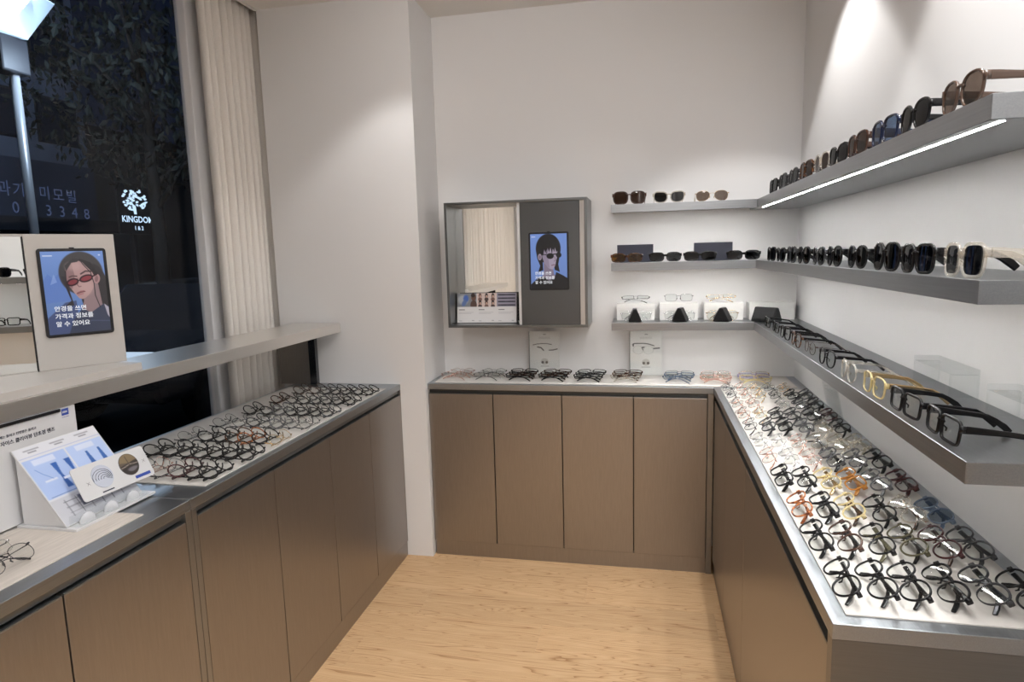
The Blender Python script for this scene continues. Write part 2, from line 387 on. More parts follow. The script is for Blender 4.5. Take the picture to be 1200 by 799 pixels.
# window: one tall pane in a dark frame
wn = thing('window_1', None, None, (-1.94, 0, 0)) if False else bpy.data.objects.new('window_1', None)
C.objects.link(wn); wn.location = (-1.94, -0.3, 0); struct(wn)
bx('pane', -1.944, -1.936, -3.08, 2.522, 0.06, 2.80, M_winglass, wn)
fb = MB()
for (y0, y1, z0, z1) in ((-3.1, 2.522, 0.0, 0.06), (-3.1, 2.522, 2.80, 2.84), (-3.1, -3.06, 0.06, 2.80)):
    fb.box(-0.02, 0.02, y0 + 0.3, y1 + 0.3, z0, z1)
fb.obj('window_frame', plain('dark_window_frame', (0.03, 0.03, 0.032, 1), 0.4), wn)

# curtains in the window pocket
def curtain(y0, y1, xc, label, seed, waves):
    rnd = random.Random(seed); n = waves * 10; rows = 14; mb = MB(); ztop, zbot = 2.79, 0.03
    ph = [rnd.uniform(-0.5, 0.5) for _ in range(waves + 2)]; am = [rnd.uniform(0.55, 1.2) for _ in range(waves + 2)]
    for j in range(rows + 1):
        t = j / rows; z = ztop + (zbot - ztop) * t
        for i in range(n + 1):
            s = i / n * waves; k = int(s); fr = s - k
            a = (am[k] * (1 - fr) + am[k + 1] * fr) * (0.020 + 0.014 * min(1, t * 3)); q = (ph[k] * (1 - fr) + ph[k + 1] * fr)
            x = xc + a * math.sin(2 * math.pi * s + q) + 0.25 * a * math.sin(4 * math.pi * s + 1.3 * q + t * 2)
            y = y0 + (y1 - y0) * i / n + 0.007 * math.sin(2 * math.pi * s * 1.0 + 1.0 + q * 2) * min(1, t * 3)
            mb.v.append((x - xc, y - (y0 + y1) / 2, z))
    W = n + 1
    for j in range(rows):
        for i in range(n): mb.f.append((j * W + i, j * W + i + 1, (j + 1) * W + i + 1, (j + 1) * W + i)); mb.mi.append(0)
    root = thing('curtain', label, 'curtain', (xc, (y0 + y1) / 2, 0), group='curtains along the shop window')
    o = mb.obj('curtain_cloth', M_curtain, root, smooth=True)
    sm = o.modifiers.new('thick', 'SOLIDIFY'); sm.thickness = 0.003
    bx('curtain_rail', xc - 0.014, xc + 0.014, y0, y1, 2.795, 2.82, M_steel, root)
curtain(2.54, 3.12, -1.85, 'cream pleated floor length curtain beside the alcove wall', 3, 12)
curtain(-2.95, -0.35, -1.865, 'second cream pleated curtain seen reflected in the wall mirror box', 5, 40)

# ------------------------------------------------------------------ counters and cabinets
H = 0.88
def worktop(label, x0, x1, y0, y1, mats, lip):
    o = bx('countertop', x0, x1, y0, y1, H - 0.028, H, mats[0], bevel=0.0012, org=((x0 + x1) / 2, (y0 + y1) / 2, H - 0.028))
    tag(o, label, 'countertop'); o['group'] = 'steel worktops'
    return o
# left far unit
XL, XLB = -1.167, -1.715
worktop('long steel worktop under the tray of round black frames', XLB, XL, 1.3975, YC, [M_steel_top], None)
worktop('near left steel worktop under the white lens display', XLB, XL, -0.4, 1.3965, [M_steel_top], None)
worktop('steel worktop along the back wall under the mirror box', XC, 0.3025, 2.905, YW, [M_steel_top], None)
worktop('steel worktop along the right wall under the biggest tray', 0.3035, XW, 1.06, YW, [M_steel_top], None)

def cabinet_left(label, y0, y1, gaps, stile_lo, stile_hi):
    r = thing('base_cabinet', label, 'cabinet', ((XL + XLB) / 2, (y0 + y1) / 2, 0), group='bronze base cabinets')
    bx('body', XLB, XL - 0.03, y0 + 0.0005, y1 - 0.0005, 0.0, H - 0.0285, M_chan, r)
    bx('plinth', XL - 0.03, XL - 0.004, y0 + 0.001, y1 - 0.001, 0.0, 0.074, M_bronze, r)
    bx('grip_rail', XL - 0.029, XL - 0.015, y0 + 0.002, y1 - 0.002, 0.832, H - 0.0287, M_rail, r)
    if stile_lo: bx('stile', XL - 0.03, XL, y0 + 0.0005, y0 + stile_lo, 0.0745, H - 0.0285, M_lip, r, 0.001)
    if stile_hi: bx('stile', XL - 0.03, XL, y1 - stile_hi, y1 - 0.0005, 0.0745, H - 0.0285, M_lip, r, 0.001)
    g = [y0 + stile_lo] + gaps + [y1 - stile_hi]
    for a, b in zip(g[:-1], g[1:]):
        d = bx('door', XL - 0.022, XL, a + 0.002, b - 0.002, 0.079, 0.825, M_bronze, r, 0.001)
        bx('door_edge_strip', XL - 0.020, XL - 0.0005, a + 0.003, b - 0.003, 0.8252, 0.8272, M_steel, d, org=r.location)
cabinet_left('bronze cabinet of four doors below the far left tray', 1.3975, YC, [1.78, 2.153, 2.512], 0.019, 0.004)
cabinet_left('bronze cabinet nearest the camera on the left', -0.4, 1.3965, [0.635, 1.012, 0.26], 0.019, 0.0215) if False else \
    cabinet_left('bronze cabinet nearest the camera on the left', -0.4, 1.3965, [-0.12, 0.26, 0.635, 1.012], 0.019, 0.0215)
# back unit
YB = 2.91
r = thing('base_cabinet', 'bronze cabinet of four doors against the back wall', 'cabinet', (-0.37, 3.05, 0), group='bronze base cabinets')
bx('body', XC + 0.001, 0.278, YB + 0.025, YW - 0.002, 0, H - 0.0285, M_chan, r)
bx('plinth', XC + 0.008, 0.278, YB + 0.004, YB + 0.025, 0, 0.074, M_bronze, r)
bx('stile', 0.2785, 0.3025, YB - 0.004, YW - 0.002, 0, H - 0.0285, M_lip, r)
for a, b in ((XC + 0.001, -0.712), (-0.712, -0.380), (-0.380, -0.049), (-0.049, 0.278)):
    d = bx('door', a + 0.0022, b - 0.0022, YB, YB + 0.022, 0.076, 0.829, M_bronze, r, 0.001)
    bx('door_edge_strip', a + 0.003, b - 0.003, YB + 0.0005, YB + 0.018, 0.8292, 0.831, M_steel, d, org=r.location)
# right unit
r = thing('base_cabinet', 'bronze cabinet along the right wall with steel end panel', 'cabinet', (0.5, 2.0, 0), group='bronze base cabinets')
bx('body', 0.335, XW - 0.002, 1.088, YB - 0.008, 0, H - 0.0285, M_chan, r)
bx('plinth', 0.314, 0.335, 1.088, YB - 0.008, 0, 0.074, M_bronze, r)
bx('grip_rail', 0.322, 0.334, 1.089, YB - 0.01, 0.832, H - 0.0287, M_rail, r)
bx('end_panel', 0.3045, XW - 0.002, 1.061, 1.0875, 0, H - 0.0285, brushed('end_panel_steel', (0.22, 0.225, 0.23), 0.34, (1, 60, 60), amt=0.08), r)
for a, b in ((1.089, 2.005), (2.005, 2.485), (2.485, YB - 0.009)):
    d = bx('door', 0.306, 0.328, a + 0.002, b - 0.002, 0.079, 0.822, M_bronze, r, 0.001)
    bx('door_edge_strip', 0.3065, 0.326, a + 0.003, b - 0.003, 0.8222, 0.8242, M_steel, d, org=r.location)

def tray(label, x0, x1, y0, y1, mat=M_mat, t=0.0035):
    o = bx('display_mat', x0, x1, y0, y1, H + 0.0002, H + t, mat, bevel=0.0008, org=((x0 + x1) / 2, (y0 + y1) / 2, H + 0.0002))
    tag(o, label, 'mat', 'display mats on the worktops')
tray('cream display mat under the round black frames on the left', -1.692, -1.190, 1.487, 2.76)
tray('wood grained display mat under the white lens stand', -1.67, -1.212, -0.3, 1.288, M_matw)
tray('long narrow cream mat along the back worktop', XC + 0.03, 0.655, 2.928, 3.182)
tray('cream display mat on the right worktop under many frames', 0.331, 0.662, 1.088, 2.885)
HM = H + 0.0035

# ------------------------------------------------------------------ wall shelves with light strips
def led(x0, x1, y0, y1, z, parent):
    bx('light_strip', x0, x1, y0, y1, z - 0.0004, z - 0.0001, M_led if z > 1.2 else M_led_low, parent)
Zs = ((1.7034, 1.6668, 'top'), (1.4394, 1.4033, 'middle'), (1.1627, 1.1271, 'lowest'))
def shelf_profile(name, parent, along, a0, a1, f, bk, zb, zt, mat):
    """folded steel shelf: board with a front lip; f = front plane, bk = wall side; along 'x' or 'y'"""
    sgn = 1 if bk > f else -1; b = MB(); ox, oy, oz = parent.location
    pr = [(f, zb), (f, zt), (bk, zt), (bk, zb + 0.009), (f + sgn * 0.004, zb + 0.009), (f + sgn * 0.004, zb)]
    if along == 'x': b.prism([(y - oy, z - oz) for y, z in pr], 'x', a0 - ox, a1 - ox)
    else: b.prism([(x - ox, z - oz) for x, z in pr][::-1], 'y', a0 - oy, a1 - oy)
    return b.obj(name, mat, parent, bevel=0.0008)
for zt, zb, nm in Zs:
    r = thing('wall_shelf', f'{nm} steel shelf on the back wall', 'shelf', (0.16, 3.1, zb), group='steel wall shelves')
    shelf_profile('shelf_board', r, 'x', -0.1512, 0.4805, 2.9955, YW, zb, zt, M_steel_x)
    led(-0.13, 0.475, 3.012, 3.020, zb + 0.009, r)
    r = thing('wall_shelf', f'{nm} long steel shelf on the right wall', 'shelf', (0.59, 2.1, zb), group='steel wall shelves')
    bx('shelf_board', 0.4811, XW, 1.06, YW, zb, zt, M_steel, r, 0.0012)
    led(0.499, 0.507, 1.075, 2.985, zb, r)
for zt, zb, nm in Zs[1:]:
    r = thing('wall_shelf', f'{nm} near shelf on the right wall, seen only in the left mirror', 'shelf', (0.59, 0.0, zb), group='steel wall shelves')
    bx('shelf_board', 0.4811, XW, -0.85, 0.78, zb, zt, M_steel, r, 0.0012)
    led(0.499, 0.507, -0.8, 0.76, zb, r)

# ledge shelf across the window
r = thing('window_ledge_shelf', 'long raised steel ledge shelf across the shop window', 'shelf', (-1.57, 1.3, 0))
bx('shelf_board', -1.70, -1.4523, -0.6, 2.86, 1.1399, 1.1839, brushed('ledge_steel', (0.84, 0.82, 0.79), 0.30, (70, 1, 70), amt=0.025), r, 0.0015)
bx('support_panel', -1.785, -1.622, 2.845, 2.865, H + 0.0002, 1.1395, M_bronze, r, 0.001)
bx('support_edge', -1.6215, -1.585, 2.84, 2.865, H + 0.0002, 1.1395, M_steel_d, r, 0.001)
bx('support_panel', -1.705, -1.585, -0.56, -0.54, H, 1.1395, M_steel_d, r, 0.001)
bx('support_panel', -1.712, -1.7, 2.2455, 2.262, H, 1.1395, M_acryl, r, 0.001)

# ------------------------------------------------------------------ spectacles
def ring_pts(kind, wd, ht, n=26):
    """lens outline for the wearer's one side; +x is the outer side"""
    out = []
    for k in range(n):
        a = 2 * math.pi * k / n + 0.12; c, s_ = math.cos(a), math.sin(a)
        p = dict(round=2.0, panto=2.25, boston=2.5, square=3.6, rect=4.6, block=6.5, cat=2.7, oval=2.1, big=3.0, narrow=3.4, aviator=2.4)[kind]
        x = math.copysign(abs(c) ** (2 / p), c); z = math.copysign(abs(s_) ** (2 / p), s_)
        if kind in ('panto', 'boston', 'aviator'): x *= 1 + 0.09 * z
        if kind in ('square', 'big', 'rect', 'block'): x *= 1 + 0.05 * z
        if kind == 'cat': z += 0.20 * max(0, x) * (1 if z > 0 else 0.35); x *= 1 + 0.06 * z
        if kind == 'aviator' and z < 0: z *= 1 + 0.18 * x
        if kind == 'panto' and z > 0: z *= 0.94
        out.append((x * wd / 2, z * ht / 2))
    return out
def wrapy(x): return 0.95 * x * x
SPEC = {}
def spec(name, kind, wd, ht, bridge, thick, depth, temple='flat', th=0.0045, half=False, shape=None):
    """frame, lens and temple meshes shared by all copies"""
    P = ring_pts(kind, wd, ht); n = len(P); fm = MB(); lm = {}
    cx = wd / 2 + bridge / 2
    for s in (-1, 1):
        base = len(fm.v); K = 6
        for i, (x, z) in enumerate(P):
            x1, z1 = P[(i + 1) % n]; x0, z0 = P[i - 1]; t = Vector((x1 - x0, z1 - z0)).normalized(); nx_, nz_ = t.y, -t.x
            tk = thick * (0.5 if (half and z < 0.05 * ht) else 1.0)
            for k in range(K):
                a = math.pi / K + 2 * math.pi * k / K
                o = tk / 2 + tk * 0.56 * math.cos(a); d = depth * 0.56 * math.sin(a)
                X = s * (cx + x + nx_ * o); Z = z + nz_ * o
                fm.v.append((X, wrapy(X) + d, Z))
        for i in range(n):
            for k in range(K):
                q = (base + i * K + k, base + i * K + (k + 1) % K, base + ((i + 1) % n) * K + (k + 1) % K, base + ((i + 1) % n) * K + k)
                fm.f.append(q if s > 0 else q[::-1]); fm.mi.append(0)
        # hinge block
        hz = ht * 0.26; hx = s * (cx + wd / 2 + thick * 0.6)
        a0, a1 = sorted((hx, hx + s * 0.005)); hh = max(0.0014, th * 0.95)
        fm.box(a0, a1, wrapy(hx) - depth * 0.45, wrapy(hx) + 0.006, hz - hh, hz + hh)
        # nose pad
        nx0 = s * (bridge / 2 - 0.001); pz = -ht * 0.12
        fm.tube([(nx0, wrapy(nx0) + 0.002, pz + 0.005), (nx0 - s * 0.0012, 0.007, pz), (nx0, wrapy(nx0) + 0.006, pz - 0.005)], [0.0008, 0.0019, 0.0012], 5)
        lb = MB(); yy = [wrapy(s * (cx + x)) for x, z in P]; yc = wrapy(cx) - 0.0006
        for off in (-0.0006, 0.0006):
            b0 = len(lb.v)
            for (x, z), y in zip(P, yy): lb.v.append((s * (cx + x * 0.995), y + off, z * 0.995))
            lb.v.append((s * cx, yc + off, 0))
            for i in range(n):
                q = (b0 + i, b0 + (i + 1) % n, b0 + n); lb.f.append(q if (off < 0) == (s < 0) else q[::-1]); lb.mi.append(0)
        lm[s] = lb.mesh('lens_' + name, True)
    bz = ht * 0.22
    x0 = bridge / 2 + thick * 0.2
    pts = [(x0 * t, wrapy(x0 * t), bz + (1 - t * t) * ht * 0.07) for t in (-1.15, -0.6, 0, 0.6, 1.15)]
    fm.tube(pts, max(0.0009, thick * 0.62), 6)
    hy = wrapy(cx + wd / 2) + 0.0045; hx = cx + wd / 2 + thick * 0.6 + 0.0025
    L = min(0.140, max(0.124, hx * 2 - 0.009)); tm = MB()
    if temple == 'flat':
        path = [(0, 0), (0.012, 0), (L * 0.45, -0.001), (L * 0.66, -0.003), (L * 0.76, -0.009), (L * 0.87, -0.018), (L * 0.95, -0.027)]
        hs = [th, th * 0.95, th * 0.72, th * 0.7, th * 0.75, th * 0.9, th * 0.75]; wd_ = 0.0017
        for i, ((y, z), h) in enumerate(zip(path, hs)):
            y1, z1 = path[min(i + 1, len(path) - 1)]; y0, z0 = path[max(i - 1, 0)]; t = Vector((y1 - y0, z1 - z0)).normalized()
            ny, nz_ = -t.y, t.x
            for (sx, sn) in ((-1, 0.55), (-0.55, 1), (0.55, 1), (1, 0.55), (1, -0.55), (0.55, -1), (-0.55, -1), (-1, -0.55)): tm.v.append((sx * wd_, y + ny * h * sn, z + nz_ * h * sn))
        K = 8
    else:
        path = [(0, 0), (0.012, 0), (L * 0.45, -0.001), (L * 0.66, -0.003), (L * 0.76, -0.009), (L * 0.87, -0.018), (L * 0.95, -0.027)]
        hs = [0.0011, 0.0010, 0.0009, 0.0009, 0.0017, 0.0021, 0.0019]
        for i, ((y, z), h) in enumerate(zip(path, hs)):
            y1, z1 = path[min(i + 1, len(path) - 1)]; y0, z0 = path[max(i - 1, 0)]; t = Vector((y1 - y0, z1 - z0)).normalized()
            for k in range(6):
                a = 2 * math.pi * k / 6; tm.v.append((math.cos(a) * h, y - t.y * math.sin(a) * h, z + t.x * math.sin(a) * h))
        K = 6
    m = len(path)
    for i in range(m - 1):
        for k in range(K): tm.f.append((i * K + k, (i + 1) * K + k, (i + 1) * K + (k + 1) % K, i * K + (k + 1) % K)); tm.mi.append(0)
    tm.f.append(tuple(range(K))); tm.mi.append(0); tm.f.append(tuple((m - 1) * K + k for k in range(K - 1, -1, -1))); tm.mi.append(0)
    S = dict(frame=fm.mesh('frame_' + name, True), lens=lm, temple=tm.mesh('temple_' + name, temple != 'flat'), hinge=(hx, hy, ht * 0.26),
             fv=np.array(fm.v), tv=np.array(tm.v), shape=shape or kind)
    for me in (S['frame'], S['lens'][-1], S['lens'][1], S['temple']): me.materials.append(None)
    SPEC[name] = S
spec('round', 'round', 0.049, 0.046, 0.020, 0.0037, 0.0038, th=0.0022, shape='round')
spec('panto', 'panto', 0.050, 0.043, 0.021, 0.0036, 0.0040, th=0.0042, shape='panto')
spec('boston', 'boston', 0.050, 0.041, 0.021, 0.0035, 0.0040, th=0.0046, shape='rounded')
spec('square', 'square', 0.051, 0.039, 0.020, 0.0036, 0.0046, th=0.006, shape='squarish')
spec('rect', 'rect', 0.054, 0.034, 0.018, 0.0029, 0.0036, th=0.0040, shape='rectangular')
spec('heavy', 'block', 0.054, 0.036, 0.017, 0.0046, 0.0054, th=0.0062, shape='thick rectangular')
spec('brow', 'panto', 0.049, 0.043, 0.021, 0.0040, 0.0042, th=0.005, half=True, shape='browline')
spec('wround', 'round', 0.046, 0.043, 0.022, 0.0013, 0.0016, temple='wire', th=0.0017, shape='thin round')
spec('wpanto', 'panto', 0.049, 0.042, 0.021, 0.0014, 0.0018, temple='wire', th=0.0017, shape='thin panto')
spec('wrect', 'rect', 0.052, 0.031, 0.019, 0.0013, 0.0016, temple='wire', th=0.0017, shape='thin rectangular')
spec('woval', 'oval', 0.050, 0.034, 0.020, 0.0013, 0.0018, temple='wire', th=0.0017, shape='thin oval')
spec('sbig', 'big', 0.060, 0.051, 0.018, 0.0046, 0.0050, th=0.008, shape='oversized square')
spec('ssquare', 'square', 0.055, 0.046, 0.019, 0.0052, 0.0056, th=0.008, shape='chunky square')
spec('sboston', 'boston', 0.053, 0.046, 0.020, 0.0046, 0.0050, th=0.007, shape='rounded')
spec('snarrow', 'narrow', 0.057, 0.034, 0.018, 0.0046, 0.0050, th=0.007, shape='narrow')
spec('scat', 'cat', 0.055, 0.043, 0.019, 0.0046, 0.0050, th=0.007, shape='cat eye')
spec('srim', 'aviator', 0.056, 0.043, 0.022, 0.0014, 0.0022, temple='wire', th=0.002, shape='rimless')

def setmat(o, m):
    o.material_slots[0].link = 'OBJECT'; o.material_slots[0].material = m
def glasses(kind, S, frame, lens, x, y, z, face, tilt, label, group, folded=True, temple=None, jig=0.0, lens2=None, flip=False):
    """face: world angle the front looks to; tilt: lens plane from horizontal (90 = upright); rests its lowest point on z"""
    S = SPEC[S]; hx, hy, hz = S['hinge']
    R = Matrix.Rotation(face + math.pi / 2 + jig, 4, 'Z') @ Matrix.Rotation(-math.radians(90 - tilt), 4, 'X')
    if flip: R = R @ Matrix.Rotation(math.pi, 4, 'Y')
    if folded:
        MT = [(Matrix.Translation((hx, hy + 0.0028, hz)) @ Matrix.Rotation(math.radians(87.5), 4, 'Z')),
              (Matrix.Translation((-hx, hy + 0.0072, hz)) @ Matrix.Rotation(math.radians(-86.5), 4, 'Z'))]
    else:
        MT = [(Matrix.Translation((hx, hy + 0.0028, hz)) @ Matrix.Rotation(math.radians(2.5), 4, 'Z')),
              (Matrix.Translation((-hx, hy + 0.0028, hz)) @ Matrix.Rotation(math.radians(-2.5), 4, 'Z'))]
    lo = (S['fv'] @ np.array(R.to_3x3()).T)[:, 2].min()
    for m in MT:
        A = np.array(R @ m); lo = min(lo, (S['tv'] @ A[:3, :3].T + A[:3, 3])[:, 2].min())
    dz = -lo + 0.0002
    root = bpy.data.objects.new(kind, None); C.objects.link(root); root.empty_display_size = 0.03
    root.location = (x, y, z); tag(root, label, 'glasses' if kind == 'eyeglasses' else 'sunglasses', group)
    loc = Matrix.Translation((0, 0, dz)) @ R
    for nm, me, m, mt in (('frame', S['frame'], loc, F[frame]), ('lens', S['lens'][-1], loc, LENS[lens]), ('lens', S['lens'][1], loc, LENS[lens2 or lens]),
                          ('temple', S['temple'], loc @ MT[0], F[temple or frame]), ('temple', S['temple'], loc @ MT[1], F[temple or frame])):
        o = bpy.data.objects.new(nm, me); C.objects.link(o); o.parent = root; o.matrix_basis = m; setmat(o, mt)
    return root
ORD = ['first', 'second', 'third', 'fourth', 'fifth', 'sixth', 'seventh', 'eighth', 'ninth', 'tenth', 'eleventh', 'twelfth']
def rowname(i, n):
    return 'nearest row' if i == 0 else ('farthest row' if i == n - 1 else f'{ORD[i]} row from near end')

# right tray: rows from the near end, columns from the aisle; (spec, frame, temple)
RT = [
 ['panto black', 'panto black', 'panto black', 'brow black', 'brow charcoal gun', 'panto black'],
 ['boston black', 'brow brown black', 'boston black olive', 'panto olive black', 'panto burgundy brown', 'boston charcoal'],
 ['boston orange', 'square black', 'boston yellow tortoise', 'panto black', 'panto clear tortoise', 'boston bluegrey'],
 ['square black', 'boston black', 'boston yellow gold', 'square amber', 'boston grey', 'square burgundy'],
 ['wround rose', 'wpanto silver', 'wpanto pink rose', 'square grey black', 'boston grey black', 'square black'],
 ['wpanto silver', 'wround silver', 'wround rose', 'boston clear gun', 'panto clear', 'square clear'],
 ['wpanto gun', 'boston charcoal', 'square black', 'boston grey', 'panto clear', 'boston black'],
 ['wround rose', 'wround gold', 'brow black gun', 'boston charcoal', 'square black', 'boston burgundy black'],
 ['wround rose', 'wpanto rose', None, 'wpanto silver', 'brow charcoal silver', 'square black'],
 ['wpanto gun', 'wround rose', 'wround gold', 'wpanto gun', 'brow black', 'square charcoal'],
 ['wround gun', 'wpanto rose', 'wround gold', 'wpanto gun', 'wround gold', None],
]
RY = [1.168, 1.340, 1.503, 1.690, 1.862, 2.020, 2.198, 2.352, 2.512, 2.665, 2.805]
RXs = [0.345, 0.400, 0.455, 0.511, 0.569, 0.624]
wc = ['beside the aisle', 'second from aisle', 'third from aisle', 'third from wall', 'second from wall', 'beside the wall']
for i, row in enumerate(RT):
    for j, it in enumerate(row):
        if not it: continue
        q = it.split(); S, fr = q[0], q[1]; tm = q[2] if len(q) > 2 else None
        rn = rowname(i, 11)
        glasses('eyeglasses', S, fr, 'faintgrey' if fr == 'bluegrey' else 'clear', RXs[j] + random.uniform(-.003, .003), RY[i] + random.uniform(-.004, .004), HM, math.pi, 29 + random.uniform(-3, 3),
                f'{CNAME[fr]} {SPEC[S]["shape"]} glasses, right tray {rn}, {wc[j]}', 'folded glasses on the right tray', True, tm, random.uniform(-.05, .05))
# left tray
LT = [
 ['round black', 'round black', 'round burgundy', 'wround gun', 'wround rose', 'wpanto gun', None],
 ['round black', 'panto black', 'round black', 'round black', 'round black', 'panto black', 'round black'],
 ['wpanto gold', 'round black', 'round orange', 'round tortoise', 'panto black', 'round black', 'wround gun'],
 ['wround gun', 'wpanto gun', 'round grey', 'wround gun', 'round charcoal', 'wpanto gun', 'wround gun'],
 ['round charcoal', 'round black', 'panto black', 'round black', 'round grey', 'panto black', 'round black'],
 ['round black', 'panto black', 'round black', 'round charcoal', 'round black', 'round black', 'panto tortoise'],
 ['round black', 'round black', 'panto black', 'round black', 'panto black', 'round brown', 'round brown'],
]
LY = [1.560, 1.728, 1.892, 2.080, 2.258, 2.445, 2.632]
LX = [-1.205, -1.257, -1.309, -1.360, -1.412, -1.470, -1.545]
lc = ['beside the aisle', 'second from aisle', 'third from aisle', 'in the middle', 'third from window', 'second from window', 'beside the window']
for i, row in enumerate(LT):
    for j, it in enumerate(row):
        if not it: continue
        S, fr = it.split()[:2]; rn = rowname(i, 7)
        glasses('eyeglasses', S, fr, 'clear', LX[j] + random.uniform(-.003, .003), LY[i] + random.uniform(-.006, .006), HM, 0.0, 37 + random.uniform(-4, 4),
                f'{CNAME[fr]} {SPEC[S]["shape"]} glasses, left tray {rn}, {lc[j]}', 'folded glasses on the left tray', True, None, random.uniform(-.07, .07), flip=True)
# wire glasses near the bottom left corner of the photo
for k, (x, y, S, fr, wh) in enumerate(((-1.262, 0.985, 'wpanto', 'gun', 'nearest the aisle edge of the mat'), (-1.325, 0.985, 'wrect', 'silver', 'between two wire pairs on the mat'), (-1.39, 0.96, 'woval', 'gold', 'nearest the window on the mat'))):
    glasses('eyeglasses', S, fr, 'clear', x, y, HM, 0.0, 40, f'{CNAME[fr]} glasses before the white lens stand, {wh}', 'wire glasses on the near left mat', True, 'gun', 0.1 - 0.08 * k)
# back worktop: small overlapping stacks, front looks to the room
BG = [(-0.918, 'left end of the back worktop', ['wpanto pink', 'wround rose', 'wround pink']), (-0.752, 'the second stack from the column', ['wrect gun', 'wpanto silver', 'wround gun']),
      (-0.592, 'the stack left of the first wall card', ['rect black', 'rect brown', 'rect black']), (-0.428, 'the stack before the first wall card', ['rect black', 'rect brown', 'rect brown']),
      (-0.262, 'the stack between the two wall cards', ['rect black', 'rect charcoal', 'rect black']), (-0.088, 'the stack before the second wall card', ['rect clear', 'rect tortoise', 'rect brown']),
      (0.153, 'the bluish stack right of the second card', ['wrect blue', 'rect bluegrey', 'wrect gun']), (0.318, 'the pinkish stack near the corner', ['rect pink', 'rect clear', 'wrect rose']),
      (0.488, 'the last stack by the right tray', ['rect yellow', 'rect lilac', 'wrect gold'])]
for x, wh, L in BG:
    for k, it in enumerate(L):
        S, fr = it.split()
        glasses('eyeglasses', S, fr, 'clear', x + random.uniform(-.005, .005) + 0.004 * k, 2.975 + 0.052 * k, HM, -math.pi / 2, 30,
                f'{CNAME[fr]} {SPEC[S]["shape"]} glasses, {["front", "middle", "rear"][k]} one of {wh}', 'stacked glasses on the back worktop', True, None, random.uniform(-.04, .04))
# right shelves
PY = [1.193, 1.378, 1.535, 1.713, 1.868, 2.030, 2.212, 2.390, 2.564, 2.74]
top = ['sboston taupe lightbrown', 'sboston black dark', 'ssquare navy blue', 'ssquare brown brown', 'scat black dark', 'sboston clear brown', 'ssquare tortoise brown', 'sboston charcoal grey', 'ssquare charcoal grey', 'ssquare black dark']
mid = ['ssquare clear grey', 'ssquare black grey', 'sbig black dark', 'sboston black dark', 'sboston black grey', 'scat charcoal grey', 'sboston black brown', 'ssquare charcoal grey', 'scat black dark', 'ssquare black dark']
MY = [1.146, 1.324, 1.483, 1.669, 1.858, 2.017, 2.194, 2.371, 2.549, 2.73]
LYs = [1.170, 1.330, 1.502, 1.682, 1.872, 2.058, 2.240, 2.410, 2.580, 2.75]
low = ['heavy black', 'heavy black', 'square yellow gold', 'panto clear', 'boston black', 'woval brown', 'boston tortoise black', 'square black', 'rect black', 'rect black']
def sidelabel(k, n=10):
    return 'nearest the camera' if k == 0 else ('at the far corner' if k == n - 1 else f'{ORD[k]} from the near end')
for k in range(10):
    S, fr, ln = top[k].split()
    glasses('sunglasses', S, fr, ln, 0.495, PY[k], 1.7034, math.pi, 88, f'{CNAME[fr]} {SPEC[S]["shape"]} sunglasses on the top right shelf, {sidelabel(k)}', 'sunglasses on the top right shelf', False, None, random.uniform(-.04, .04))
    S, fr, ln = mid[k].split()
    glasses('sunglasses', S, fr, ln, 0.493, MY[k], 1.4394, math.pi, 88, f'{CNAME[fr]} {SPEC[S]["shape"]} sunglasses on the middle right shelf, {sidelabel(k)}', 'sunglasses on the middle right shelf', False, None, random.uniform(-.03, .03))
    q = low[k].split(); S, fr = q[:2]
    glasses('eyeglasses', S, fr, 'clear', 0.489, LYs[k], 1.1627, math.pi, 86, f'{CNAME[fr]} {SPEC[S]["shape"]} open glasses on the lowest right shelf, {sidelabel(k)}', 'glasses on the lowest right shelf', False, q[2] if len(q) > 2 else None, random.uniform(-.05, .05))
# back shelves
for x, S, fr, ln, wh in ((-0.069, 'sbig', 'brown', 'brown', 'at the left end'), (0.107, 'scat', 'clear', 'dark', 'in the middle'), (0.293, 'srim', 'gold', 'lightbrown', 'near the corner')):
    glasses('sunglasses', S, fr, ln, x, 3.02, 1.7034, -math.pi / 2, 88, f'{CNAME[fr]} {SPEC[S]["shape"]} sunglasses on the top back shelf, {wh}', 'sunglasses on the top back shelf', False)
for x, fr, ln, l2, wh in ((-0.081, 'tortoise', 'yellow', 'yellow', 'with yellow lenses at the left end'), (0.092, 'black', 'grey', None, 'before the gap between the two boxes'),
                          (0.245, 'black', 'dark', None, 'before the right navy box'), (0.432, 'black', 'grey', None, 'at the corner')):
    glasses('sunglasses', 'snarrow', fr, ln, x, 3.02, 1.4394, -math.pi / 2, 88, f'{CNAME[fr]} narrow sunglasses on the middle back shelf, {wh}', 'sunglasses on the middle back shelf', True, None, 0, l2)
# the near shelves that only the left mirror shows
for k, (y, S, fr, ln) in enumerate(((0.60, 'scat', 'black', 'dark'), (0.40, 'ssquare', 'black', 'dark'), (0.2, 'scat', 'black', 'dark'))):
    glasses('sunglasses', S, fr, ln, 0.499, y, 1.4394, math.pi, 88, f'black sunglasses on the middle near shelf, {ORD[k]} of three seen in the left mirror', 'sunglasses seen in the left mirror', False)

for k, y in enumerate((0.42, 0.24)):
    glasses('eyeglasses', 'heavy', 'black', 'clear', 0.489, y, 1.1627, math.pi, 86, f'thick black glasses on the lowest near shelf, {ORD[k]} of two seen in the left mirror', 'glasses seen in the left mirror', False)
